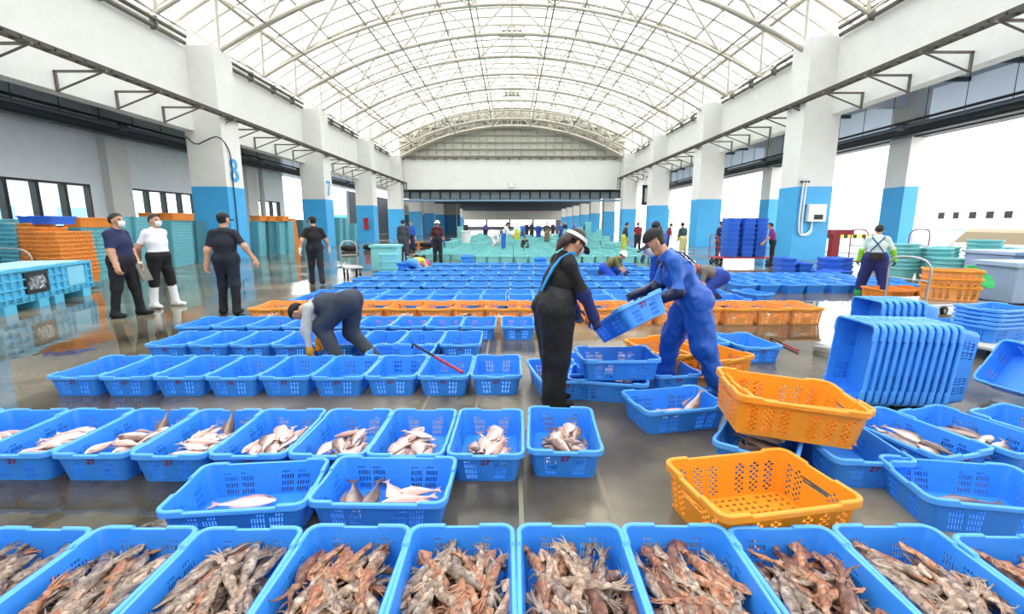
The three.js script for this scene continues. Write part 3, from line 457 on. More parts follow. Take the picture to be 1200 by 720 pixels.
// right field with pinkish fish
for (const [Z, x0, n] of [[10.5, 5.2, 8], [11.4, 5.6, 8], [12.4, 5.6, 7]]) for (let k = 0; k < n; k++) { const c = crate('blueLo', P3(x0 + 0.52 * k + R(-0.02, 0.02), Z + R(-0.03, 0.03)), R(-3, 3) * D, 'blue crate with fish in the right hand block behind the wet floor', 'right block of blue crates with fish'); loose.push([c, 2]); }
crate('blueMid', P3(4.75, 9.1), 0.3, 'single blue crate just behind the right end of the orange row');
stack('blueLo', 5.25, 12.4, 2, 0.19, 0.4, 'blue, of two near the crouching worker in grey', 'stack of two near the kneeling worker'); stack('blueLo', 4.5, 12.8, 1, 0.19, 0, 'blue crate beside the stack of two near the kneeling worker', undefined);
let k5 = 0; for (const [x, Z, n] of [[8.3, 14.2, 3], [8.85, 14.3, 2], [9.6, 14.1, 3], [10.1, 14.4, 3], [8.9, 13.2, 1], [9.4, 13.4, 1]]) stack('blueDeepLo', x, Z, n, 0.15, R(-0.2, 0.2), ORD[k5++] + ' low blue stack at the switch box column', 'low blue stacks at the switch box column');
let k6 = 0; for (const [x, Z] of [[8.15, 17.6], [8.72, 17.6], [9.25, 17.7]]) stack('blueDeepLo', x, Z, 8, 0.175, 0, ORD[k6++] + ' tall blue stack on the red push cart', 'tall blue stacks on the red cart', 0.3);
stack('blueLo', -1.65, 17.3, 2, 0.16, 0, 'blue, of the pair beside the white capped worker', 'pair beside the white cap worker'); stack('blueLo', -3.4, 14.7, 2, 0.13, 0.1, 'blue, of the pair beside the pale teal bin', 'pair beside the teal bin'); stack('blueLo', 1.0, 16.6, 2, 0.13, 0, 'blue, of the pair in front of the teal rows', 'pair in front of the teal rows');
// orange at the right and on the carts
for (const [x, Z] of [[7.45, 9.15], [8.0, 9.2]]) crate('orangeLo', P3(x, Z), 0.1, 'orange crate on the floor behind the worker in suspenders', 'two orange crates behind the worker in suspenders');
stack('orangeMid', 7.72, 8.15, 3, 0.14, 1.1, 'orange stack on the steel push cart', 'orange stack on the steel cart', 0.2);
let k2 = 0;
// teal tubs outside right
for (const [x, Z, n] of [[11.0, 13.2, 7], [11.75, 13.0, 6], [11.5, 12.3, 4], [12.5, 13.6, 6], [13.2, 13.1, 8], [12.4, 12.2, 5], [14.0, 13.4, 6]]) stack('tub', x, Z, n, 0.11, R(-0.3, 0.3), ORD[k2++] + ' teal tub stack behind the orange stack', 'teal tub stacks at the right');
// left wall stacks
let k3 = 0; const tl = () => ORD[k3++] + ' teal stack along the left wall, from the bulk bin', tg = 'teal crates stacked along the left wall';
for (const [px, Z, n, kind] of [[6, 11.5, 14, 'teal'], [26, 11.2, 13, 'teal'], [100, 12.6, 12, 'teal'], [116, 13.0, 12, 'teal'], [147, 14.8, 15, 'teal'], [163, 15.2, 15, 'teal'], [180, 16.6, 14, 'tealDark'], [204, 16.8, 14, 'teal'], [214, 17.4, 14, 'teal'], [222, 18.6, 15, 'tealDark'], [232, 19.0, 14, 'tealDark'], [304, 22.5, 14, 'teal'], [316, 23.2, 14, 'tealDark'], [328, 23.8, 14, 'teal'], [338, 24.4, 14, 'teal'], [355, 26.5, 15, 'tealDark'], [398, 35, 17, 'teal'], [405, 36, 17, 'teal'], [415, 37, 13, 'teal']]) stack(kind, atZ(px, 300, Z).x, Z, n, 0.105, 0, tl(), tg + (kind === 'tealDark' ? ', dark' : ''), 0, 0.004);
let k4 = 0; for (const [px, Z, n] of [[48, 11.3, 13], [60, 10.9, 12], [75, 10.7, 11], [88, 11.0, 11], [344, 25.2, 17]]) stack('orangeLo', atZ(px, 300, Z).x, Z, n, 0.095, 0.1, ORD[k4++] + ' orange stack behind the bulk bin', 'orange stacks by the left wall', Z > 20 ? 0 : 0.136, -0.006);
for (const [px, Z] of [[47, 11.3], [66, 11.3]]) crate('blueDeepLo', P3(atZ(px, 262, Z).x, Z, 1.5), 0, 'blue crate lying on top of the orange stacks at the left wall', 'blue crates on the orange stacks');
for (const [px, Z, y] of [[98, 12.6, 1.42], [114, 13.0, 1.42], [180, 16.6, 1.63], [204, 16.8, 1.63], [214, 17.4, 1.63], [304, 22.5, 1.63], [316, 23.2, 1.63], [330, 23.8, 1.63]]) crate('orangeLo', P3(atZ(px, 262, Z).x, Z, y), 0, 'orange crate lying on top of the teal stacks at the left wall', 'orange crates on the teal stacks');
stack('tealPale', -3.6, 13.6, 3, 0.2, 0.2, 'small pale teal stack beside the walking man in black', 'pale teal stack');
// far teal field: the nearest rows singly, the rest as one object
{
  const spots = []; for (let r = 0; r < 18; r++) { const Z = 18.6 + 1.25 * r + r * r * 0.03; for (let k = 0; k < 20; k++) { const x = -3.9 + 0.53 * k + R(-0.03, 0.03); if (Math.abs(x + 2.9) < 0.7 && r < 1) continue; spots.push([x, Z + R(-0.05, 0.05), 0, R(-2, 2) * D]); if (r > 3 && rnd() < 0.25) spots.push([x, Z, 0.27, R(-5, 5) * D]); } }
  const one = 60; spots.slice(0, one).forEach(([x, Z, y, a]) => crate('tealPale', P3(x, Z, y), a, 'pale teal crate in the far rows beyond the blue field', 'pale teal crates in far rows'));
  const rest = spots.slice(one); for (const [x, Z, n] of [[5.4, 38, 6], [6.2, 38.5, 8], [7.0, 38, 5], [6.0, 34, 4], [6.6, 33, 3], [4.6, 40, 5], [-4.6, 42, 6], [5.2, 30, 3]]) for (let k = 0; k < n; k++) rest.push([x, Z, 0.2 * k, R(-0.1, 0.1)]);
  const im = new THREE.InstancedMesh(tealLoG, M.tealPale, rest.length), m = new THREE.Matrix4(); rest.forEach(([x, Z, y, a], i) => { m.makeRotationY(a).setPosition(x, y, -Z); im.setMatrixAt(i, m); }); im.name = 'teal_crate_field'; scene.add(im); tag(im, 'rows and stacks of pale teal crates far down the hall', 'crates', null, 'stuff');
}
// the crate held by the worker in blue, end wall up, base towards the viewer
const held = crate('blueHi', V(0, 0, 0), 0, 'blue crate tipped up in the hands of the worker in blue');
{ const x = V(-0.385, -0.14, 0.155).normalize(), z = V(-0.13, -0.29, -0.58).normalize(), y = V().crossVectors(z, x).normalize(); const z2 = V().crossVectors(x, y); const m = new THREE.Matrix4().makeBasis(x, y, z2); const face = atZ(757, 362, 3.72); const c = face.clone().addScaledVector(z2, BL / 2).addScaledVector(y, -BH / 2); m.setPosition(c); m.decompose(held.position, held.quaternion, held.scale); const mk = put('red_marking', textG('27', 0.045, 0.002).rotateY(Math.PI).rotateX(-Math.atan(0.03 / BH)).translate(0, 0.135, -BL / 2 + 0.005), M.number, held); }
// ---------------------------------------------------------------- fish and squid
const mott = (p, f, s) => noise3(p.x * f + s, p.y * f + 7.3, p.z * f + s * 1.7);
function colourMix(a, b, t) { t = clamp(t, 0, 1); return [lerp(a[0], b[0], t), lerp(a[1], b[1], t), lerp(a[2], b[2], t)]; }
const L3 = (hex) => { const c = new THREE.Color(hex); return [c.r, c.g, c.b]; };
function squid(seed, skin, pale, len) {
  const r = seeded(seed), bend = (r() - 0.5) * 0.09, pts = [], rad = [], n = 13, rr = len * 0.105;
  for (let i = 0; i < n; i++) { const t = i / (n - 1); pts.push(V(Math.sin(t * 2.2) * bend, Math.sin(t * 3.1) * 0.006, (t - 0.62) * len)); rad.push(rr * (0.1 + 0.9 * Math.pow(Math.sin(Math.min(1, t * 1.35 + 0.04) * Math.PI / 2), 0.8)) * (t > 0.9 ? 0.75 : 1) * (0.92 + 0.16 * r())); }
  const col = (t, a, p) => colourMix(colourMix(L3(pale), L3(skin), 0.15 + 0.7 * Math.max(0, Math.sin(a)) + 1.5 * (mott(p, 75, seed) - 0.5) + 0.9 * (mott(p, 28, seed + 9) - 0.5)), L3(0x4a2a20), 1.5 * Math.max(0, mott(p, 150, seed + 3) - 0.52) * 2.2);
  const mantle = sweepG(pts, rad, 12, 0.78, col);
  const e = pts[n - 1], head = sweepG([0, 1, 2, 3].map((k) => V(e.x + bend * 0.2 * k, 0.002, e.z - 0.006 + k * len * 0.055)), [0.5, 0.62, 0.6, 0.3].map((k) => k * rr), 7, 0.85, (t, a, p) => Math.abs(Math.cos(a)) > 0.93 && t > 0.25 && t < 0.75 ? L3(0x1c1618) : colourMix(L3(skin), L3(pale), 0.1 + 0.8 * mott(p, 70, seed)));
  const arms = []; for (let k = 0; k < 6; k++) { const a = (k / 5 - 0.5) * 1.5, q = [], w = [], l = len * (0.26 + 0.2 * r()), cv = (r() - 0.5) * 1.7 + bend * 8; for (let i = 0; i < 5; i++) { const t = i / 4; q.push(V(e.x + bend * 0.6 + Math.sin(a * 0.4 + cv * t) * l * t * 0.75 + a * 0.01, (r() - 0.75) * 0.016 * t, e.z + len * 0.14 + Math.cos(a * 0.4 + cv * t) * l * t)); w.push(rr * 0.3 * (1 - 0.65 * t)); } arms.push(sweepG(q, w, 4, 0.9, (t, b, p) => colourMix(L3(pale), L3(skin), 0.55 + 0.6 * (mott(p, 90, seed) - 0.3)))); }
  const fin = new THREE.BufferGeometry(), fz = pts[0].z, fw = rr * 1.6; fin.setAttribute('position', new THREE.Float32BufferAttribute([0, 0.006, fz - 0.01, fw, 0.002, fz + len * 0.17, 0, 0.008, fz + len * 0.34, -fw, 0.002, fz + len * 0.17, 0, -0.002, fz - 0.01, 0, 0, fz + len * 0.34], 3)); fin.setIndex([0, 2, 1, 0, 3, 2, 4, 1, 5, 4, 5, 3, 0, 1, 4, 1, 2, 5, 2, 3, 5, 3, 0, 4]); fin.setAttribute('uv', new THREE.Float32BufferAttribute([0.1, 0.1, 0.5, 0.3, 0.1, 0.5, 0.4, 0.7, 0.1, 0.1, 0.2, 0.5], 2)); fin.setAttribute('color', new THREE.Float32BufferAttribute([...Array(6)].flatMap(() => colourMix(L3(skin), L3(pale), 0.35)), 3)); fin.computeVertexNormals();
  const o = new THREE.Mesh(mergeGeometries([mantle, head]), M.wet); o.name = 'squid'; put('tentacles', mergeGeometries(arms), M.wet, o); put('fin', fin, M.wet, o); return o;
}
const squids = [
  ['orange brown squid', squid(1, 0xa45a34, 0xdab696, 0.23), 'orange brown squid'], ['orange brown squid', squid(2, 0xb06c44, 0xe2c6ac, 0.2), 'orange brown squid'],
  ['pale cream squid', squid(3, 0x9c8674, 0xe6dacd, 0.22), 'pale cream squid'], ['pale cream squid', squid(4, 0xae8c74, 0xebdfd2, 0.19), 'pale cream squid'],
  ['grey speckled squid', squid(5, 0x7c6c62, 0xd2c7bd, 0.24), 'grey speckled squid'], ['grey speckled squid', squid(6, 0x68534a, 0xc0b1a6, 0.21), 'grey speckled squid'], ['dark reddish squid', squid(7, 0x6e3a2a, 0xb88f78, 0.24), 'dark reddish squid'],
];
{
  const under = [], q = new THREE.Quaternion(), e = new THREE.Euler(), s1 = V(1, 1, 1);
  squidCrates.forEach((c, ci) => {
    const pref = [[4, 2, 6, 0, 5], [2, 3, 4, 5, 0], [2, 5, 0, 3, 4], [0, 6, 1, 2, 5, 0], [3, 2, 4, 1, 0], [2, 4, 5, 3, 0, 6], [0, 2, 6, 4, 1], [0, 1, 4, 6, 2, 0], [2, 3, 4, 1, 5], [1, 0, 4, 6, 2]][ci];
    const dome = (x, z) => 1 - 0.9 * (x / 0.19) ** 2 * 0.5 - 0.5 * (z / 0.3) ** 2;
    for (let k = 0; k < 34; k++) {                                  // lower layers
      const x = R(-0.12, 0.12), z = R(-0.21, 0.21), y = R(0.03, 0.085) * (0.6 + 0.4 * dome(x, z)); e.set(R(-0.25, 0.25), R(0, 6.28), R(-0.6, 0.6));
      under.push([squids[pref[k % pref.length]][1], new THREE.Matrix4().compose(V(x, y, z).applyMatrix4(new THREE.Matrix4().compose(c.position, c.quaternion, s1)), q.clone().setFromEuler(e), s1)]);
    }
    const n = 30; for (let k = 0; k < n; k++) {
      const gx = (k % 5) / 4 - 0.5, gz = Math.floor(k / 5) / 5 - 0.5, x = gx * 0.26 + R(-0.025, 0.025), z = gz * 0.44 + R(-0.03, 0.03), y = 0.078 + 0.04 * dome(x, z) + R(0, 0.022);
      const [label, proto, group] = squids[pref[Math.floor(rnd() * pref.length)]], o = proto.clone(); o.name = numbered('squid'); o.userData = {}; scene.add(o);
      let yaw = R(-0.7, 0.7) + (rnd() < 0.5 ? Math.PI : 0); if (Math.abs(z) < 0.15 && Math.abs(x) < 0.07 && rnd() < 0.5) yaw += R(0.6, 1.4);
      o.position.copy(V(x * (Math.abs(Math.sin(yaw)) > 0.6 ? 0.5 : 1), y, z * (Math.abs(Math.cos(yaw)) > 0.5 ? 0.8 : 1)).applyAxisAngle(V(0, 1, 0), c.rotation.y).add(c.position)); o.rotation.set(R(-0.16, 0.16), yaw, R(-0.5, 0.5), 'YXZ'); o.scale.setScalar(R(0.85, 1.12));
      tag(o, label + ' in the ' + ORD[ci] + ' squid crate from the bulk bin side', 'squid', group + ', crate ' + ORD[ci]);
    }
  });
  // the buried squid nobody can count
  const g = new THREE.Group(); g.name = 'buried_squid'; scene.add(g); tag(g, 'tangle of further squid under the top layer of the heaped crates', 'squid', null, 'stuff');
  for (const [, proto] of squids) { const l = under.filter((u) => u[0] === proto); if (!l.length) continue; const geo = mergeGeometries([proto.geometry, proto.children[0].geometry]); const im = new THREE.InstancedMesh(geo, M.wet, l.length); l.forEach((u, i) => im.setMatrixAt(i, u[1])); im.name = 'squid_layer'; g.add(im); tag(im, null, null, null, 'stuff'); }
}
function fish(seed, back, belly, len, fat = 0.17) {
  const pts = [], rad = [], n = 9, bend = (seeded(seed)() - 0.5) * 0.05; for (let i = 0; i < n; i++) { const t = i / (n - 1); pts.push(V(Math.sin(t * 3) * bend, 0, (t - 0.5) * len)); rad.push(len * fat * [0.16, 0.62, 0.88, 1, 0.95, 0.78, 0.52, 0.3, 0.16][i]); }
  // lies on its side: x is across the body from back to belly, y its thickness
  const col = (t, a, p) => (t > 0.07 && t < 0.14 && Math.cos(a) > 0.3 && Math.cos(a) < 0.8) ? L3(0x171315) : colourMix(L3(belly), L3(back), clamp(0.45 + 1.1 * Math.cos(a) + 0.9 * (mott(p, 45, seed) - 0.5), 0, 1));
  const body = sweepG(pts, rad, 10, 0.42, col);
  const flatFin = (xy, c) => { const m = xy.length, pos = [], idx = []; for (const y of [0.003, -0.003]) for (const [x, z] of xy) pos.push(x, y, z); for (let i = 1; i < m - 1; i++) idx.push(0, i, i + 1, m, m + i + 1, m + i); for (let i = 0; i < m; i++) { const j = (i + 1) % m; idx.push(i, m + i, j, j, m + i, m + j); } const g = new THREE.BufferGeometry(); g.setAttribute('position', new THREE.Float32BufferAttribute(pos, 3)); g.setAttribute('color', new THREE.Float32BufferAttribute([...Array(2 * m)].flatMap(() => c), 3)); g.setAttribute('uv', new THREE.Float32BufferAttribute([...Array(2)].flatMap(() => xy.flatMap(([x, z]) => [x * 3, z * 3])), 2)); g.setIndex(idx); g.computeVertexNormals(); return g; };
  const z1 = len * 0.5, fc = colourMix(L3(back), L3(belly), 0.25), tx = pts[n - 1].x;
  const o = new THREE.Mesh(body, M.wetFish); o.name = 'fish';
  put('tail_fin', flatFin([[tx, z1 - 0.012], [tx + len * 0.13, z1 + len * 0.15], [tx + len * 0.03, z1 + len * 0.1], [tx - len * 0.11, z1 + len * 0.15]], fc), M.wetFish, o);
  put('dorsal_fin', flatFin([[len * fat * 0.85, -len * 0.2], [len * fat * 1.35, -len * 0.08], [len * fat * 0.6, len * 0.28]], fc), M.wetFish, o);
  return o;
}
const fishes = [
  ['pale pink fish lying on its side in a blue crate', fish(21, 0xb98d80, 0xe8cfc7, 0.24, 0.2), 'pale pink fish'], ['pale pink fish lying on its side in a blue crate', fish(22, 0xc39a8d, 0xecd8d0, 0.22, 0.21), 'pale pink fish'],
  ['white bellied fish with a brown back in a blue crate', fish(23, 0x6e5144, 0xe4ccc0, 0.25, 0.19), 'brown backed fish'], ['dark brown fish among the pale ones', fish(24, 0x4f3c33, 0xa98f80, 0.27), 'dark brown fish'], ['greyish fish with a mottled back in the right hand crates', fish(25, 0x6d5f55, 0xd9cdc2, 0.27), 'greyish mottled fish'],
];
function layFish(c, kind, x, z, y, yaw, roll = 0, pitch = 0, size = 1, label) { const [l, proto, g] = fishes[kind], o = proto.clone(); o.name = numbered('fish'); o.userData = {}; scene.add(o); o.position.copy(V(x, y, z).applyAxisAngle(V(0, 1, 0), c.rotation.y).add(c.position)); o.rotation.set(pitch, c.rotation.y + yaw, roll, 'YXZ'); o.scale.setScalar(size); tag(o, label ?? l, 'fish', label ? undefined : g); return o; }
fishCrates.forEach(([c, n], i) => {
  if (c === crateB) { const B = 'in the crate with two dark fish'; const L4 = (kind, l, ...a) => tag(layFish(c, kind, ...a), l + ' ' + B, null, l + ' ' + B); L4(3, 'dark brown fish', -0.01, -0.19, 0.075, 1.9, 0.2, 0, 1.1); L4(3, 'dark brown fish', -0.03, -0.09, 0.085, 1.6, -0.3, 0, 1.1); L4(1, 'pale pink fish', -0.03, 0.06, 0.07, 1.2, 0, 0, 1.1); L4(0, 'pale pink fish', -0.06, 0.1, 0.095, 0.3, 0, 0, 1.1); L4(1, 'pale pink fish', 0.05, 0.13, 0.075, 0.2); L4(0, 'pale pink fish', -0.05, 0.15, 0.08, 2.8); L4(1, 'pale pink fish', 0.06, 0.02, 0.07, 2.2); return; }
  if (c === c1) { for (const [kd, x, z, y, a] of [[4, 0.03, -0.1, 0.06, 0.3], [0, -0.05, -0.02, 0.075, 0.2], [4, -0.06, -0.12, 0.08, 3.0], [1, 0.05, 0.05, 0.06, 2.8]]) tag(layFish(c, kd, x, z, y, a), (kd === 4 ? 'greyish' : 'pale') + ' fish lying in the crate with the upright fish tail', null, 'fish beside the upright tail' + (kd === 4 ? ', grey' : ', pale')); layFish(c, 2, 0.02, 0.17, 0.11, 0.3, 0.4, -0.75, 1, 'grey fish with its pale tail sticking up out of the crate'); return; }
  const pal = c === c2 ? [3, 4, 3, 3] : c === c4 || c === c5 || c === c6 ? [4, 4, 3, 2] : i === 9 ? [0, 2, 3, 1, 2] : i > 2 && i < 6 ? [0, 1, 2, 2, 1] : [0, 1, 1, 0, 2];
  const where = i < 9 ? 'in the ' + ORD[i + 1] + ' pale fish crate from the woman in black' : i === 9 ? 'in the crate at the boots of the woman in black' : c === c2 ? 'in the crate under the propped orange crates' : c === c4 ? 'in the crate right of the propped orange crates' : c === c5 ? 'in the middle crate of the slanting row' : 'in the end crate of the slanting row';
  const kinds = ['pale pink fish', 'pale pink fish', 'brown backed fish', 'dark brown fish', 'greyish mottled fish'];
  for (let k = 0; k < n; k++) {
    const t = k / Math.max(1, n - 1), across = rnd() < 0.35, yaw = (across ? Math.PI / 2 : 0) + R(-0.45, 0.45) + (rnd() < 0.5 ? Math.PI : 0), half = 0.16;
    const z = clamp(lerp(-0.15, 0.19, t) + R(-0.03, 0.03), -0.28 + half * Math.abs(Math.cos(yaw)), 0.28 - half * Math.abs(Math.cos(yaw))), mx = Math.max(0.004, 0.165 - half * Math.abs(Math.sin(yaw)) - 0.035), x = R(-mx, mx);
    const kd = pal[Math.floor(rnd() * pal.length)], o = layFish(c, kd, x, z, 0.045 + (k % 4) * 0.024 + R(0, 0.012), yaw, R(-0.3, 0.3), R(-0.06, 0.06), R(0.84, 1.0)); tag(o, kinds[kd] + ' ' + where, null, kinds[kd] + ' ' + where);
  }
  if (i === 4 || i === 5) layFish(c, 3, 0.04, -0.2, 0.12, R(-0.3, 0.3) + Math.PI, 0.3, -1.0, 0.7, i === 4 ? 'brown fish tail sticking up at the back of a pale fish crate' : 'slender brown fish tail sticking up from a pale fish crate');
});
const farFish = [];
for (const [c, n] of loose) {
  if (c === crateA) { layFish(c, 0, 0.05, -0.05, 0.05, Math.PI + 0.05, 0, 0, 1.2, 'single pink fish with a brown tail in a nearly empty blue crate'); continue; }
  if (c === c7) { layFish(c, 3, 0.05, 0.02, 0.04, 0.05, 0, 0, 1.1, 'thin brown fish in the nearly empty crate beside the open orange crate'); continue; }
  const far = c.position.z < -5, orange = c.name.startsWith('orange');
  for (let k = 0; k < n; k++) {
    const x = R(-0.09, 0.09), z = R(-0.15, 0.15), y = orange ? 0.05 + 0.03 * k : far ? 0.05 + 0.02 * k : 0.05, yaw = R(0, 6.28), kind = k % 2 ? 0 : 4;
    if (far) { farFish.push([kind, new THREE.Matrix4().makeRotationY(yaw).setPosition(V(x, y, z).applyAxisAngle(V(0, 1, 0), c.rotation.y).add(c.position))]); continue; }
    const w = c === dumped ? 'in the crate being filled by the two workers' : c === crateT ? 'in the sideways crate behind the red handled hook' : 'in the orange crate behind the leg of the worker in blue', o = layFish(c, kind, x, z, y, yaw); tag(o, (kind ? 'greyish fish ' : 'pale fish ') + w, null, 'fish ' + w + (kind ? ', grey' : ', pale'));
  }
}
{ const g = new THREE.Group(); g.name = 'distant_fish'; scene.add(g); tag(g, 'small fish lying in the orange row and the distant blue crates', 'fish', null, 'stuff');
  for (const kind of [0, 4]) { const l = farFish.filter((f) => f[0] === kind), p = fishes[kind][1], im = new THREE.InstancedMesh(mergeGeometries([p.geometry, p.children[0].geometry]), M.wetFish, l.length); l.forEach((f, i) => im.setMatrixAt(i, f[1])); im.name = 'fish_layer'; g.add(im); tag(im, null, null, null, 'stuff'); } }
// ---------------------------------------------------------------- people
// A body is one field of tapered capsules joined by a smooth minimum, meshed with surface nets; head and hands have finer grids of their own and are merged in.
function surfaceNet(prims, cell, k, colourOf, wrinkle) {
  const lo = V(1e9, 1e9, 1e9), hi = V(-1e9, -1e9, -1e9), pad = 0.03 + 2 * cell;
  const reach = (p) => Math.max(p.ra, p.rb) * (p.k ?? 1) + pad;
  for (const p of prims) for (const e of [p.a, p.b]) { const r = reach(p); lo.min(V(e.x - r, e.y - r, e.z - r)); hi.max(V(e.x + r, e.y + r, e.z + r)); }
  const nx = Math.ceil((hi.x - lo.x) / cell) + 1, ny = Math.ceil((hi.y - lo.y) / cell) + 1, nz = Math.ceil((hi.z - lo.z) / cell) + 1, f = new Float32Array(nx * ny * nz).fill(0.5);
  const dist = (p, x, y, z) => {
    let qx = x - p.a.x, qy = y - p.a.y, qz = z - p.a.z, bx = p.b.x - p.a.x, by = p.b.y - p.a.y, bz = p.b.z - p.a.z;
    const bb = bx * bx + by * by + bz * bz, t = bb < 1e-9 ? 0 : clamp((qx * bx + qy * by + qz * bz) / bb, 0, 1);
    qx -= bx * t; qy -= by * t; qz -= bz * t;
    if (p.w) { const l = (qx * p.w.x + qy * p.w.y + qz * p.w.z) * (1 - 1 / p.k); qx -= p.w.x * l; qy -= p.w.y * l; qz -= p.w.z * l; }
    dist.t = t; return Math.sqrt(qx * qx + qy * qy + qz * qz) - lerp(p.ra, p.rb, t);
  };
  for (const p of prims) {
    const r = reach(p) + 0.03, c0 = (v, l) => Math.max(0, Math.floor((v - l) / cell)), kk = p.s ?? k;
    const x0 = c0(Math.min(p.a.x, p.b.x) - r, lo.x), x1 = Math.min(nx - 1, c0(Math.max(p.a.x, p.b.x) + r, lo.x)), y0 = c0(Math.min(p.a.y, p.b.y) - r, lo.y), y1 = Math.min(ny - 1, c0(Math.max(p.a.y, p.b.y) + r, lo.y)), z0 = c0(Math.min(p.a.z, p.b.z) - r, lo.z), z1 = Math.min(nz - 1, c0(Math.max(p.a.z, p.b.z) + r, lo.z));
    for (let z = z0; z <= z1; z++) for (let y = y0; y <= y1; y++) for (let x = x0; x <= x1; x++) { const i = x + nx * (y + ny * z), d = dist(p, lo.x + x * cell, lo.y + y * cell, lo.z + z * cell), o = f[i], h = Math.max(kk - Math.abs(o - d), 0); f[i] = Math.min(o, d) - h * h / (4 * kk); }
  }
  const vid = new Int32Array(nx * ny * nz).fill(-1), pos = [], idx = [], sx = 1, sy = nx, sz = nx * ny, off = [0, sx, sy, sx + sy, sz, sx + sz, sy + sz, sx + sy + sz], E = [[0, 1], [2, 3], [4, 5], [6, 7], [0, 2], [1, 3], [4, 6], [5, 7], [0, 4], [1, 5], [2, 6], [3, 7]];
  for (let z = 0; z < nz - 1; z++) for (let y = 0; y < ny - 1; y++) for (let x = 0; x < nx - 1; x++) {
    const i = x + sy * y + sz * z; let m = 0; for (let q = 0; q < 8; q++) if (f[i + off[q]] < 0) m |= 1 << q; if (m === 0 || m === 255) continue;
    let px = 0, py = 0, pz = 0, n = 0; for (const [a, b] of E) { const fa = f[i + off[a]], fb = f[i + off[b]]; if ((fa < 0) === (fb < 0)) continue; const t = fa / (fa - fb); px += lerp(a & 1, b & 1, t); py += lerp(a >> 1 & 1, b >> 1 & 1, t); pz += lerp(a >> 2, b >> 2, t); n++; }
    vid[i] = pos.length / 3; pos.push(lo.x + (x + px / n) * cell, lo.y + (y + py / n) * cell, lo.z + (z + pz / n) * cell);
  }
  for (let z = 1; z < nz - 1; z++) for (let y = 1; y < ny - 1; y++) for (let x = 1; x < nx - 1; x++) {
    const i = x + sy * y + sz * z, s = f[i] < 0;
    for (const [d, u, v] of [[sx, sy, sz], [sy, sz, sx], [sz, sx, sy]]) { if (s === f[i + d] < 0) continue; const a = vid[i - u - v], b = vid[i - v], c = vid[i], e = vid[i - u]; if (a < 0 || b < 0 || c < 0 || e < 0) continue; s ? idx.push(a, b, c, a, c, e) : idx.push(a, c, b, a, e, c); }
  }
  const g = new THREE.BufferGeometry(), col = []; g.setAttribute('position', new THREE.Float32BufferAttribute(pos, 3)); g.setIndex(idx); g.computeVertexNormals();
  const nn = g.attributes.normal, pp = g.attributes.position;
  for (let i = 0; i < pp.count; i++) {
    const x = pp.getX(i), y = pp.getY(i), z = pp.getZ(i); let best = 1e9, bp = null, bt = 0; for (const p of prims) { const d = dist(p, x, y, z) - (p.bias ?? 0); if (d < best) { best = d; bp = p; bt = dist.t; } }
    const c = colourOf(bp, bt, x, y, z); col.push(c[0], c[1], c[2]);
    if (wrinkle && bp.cloth) { const w = wrinkle * (noise3(x * 11, y * 10 + x * 6, z * 11) + 0.5 * noise3(x * 26 + 5, y * 22 + z * 9, z * 26) - 0.75); pp.setXYZ(i, x + nn.getX(i) * w, y + nn.getY(i) * w, z + nn.getZ(i) * w); }
  }
  g.setAttribute('color', new THREE.Float32BufferAttribute(col, 3)); g.computeVertexNormals(); return g;
}
const SKIN = 0xc99a7c, HAIR = 0x17120f;
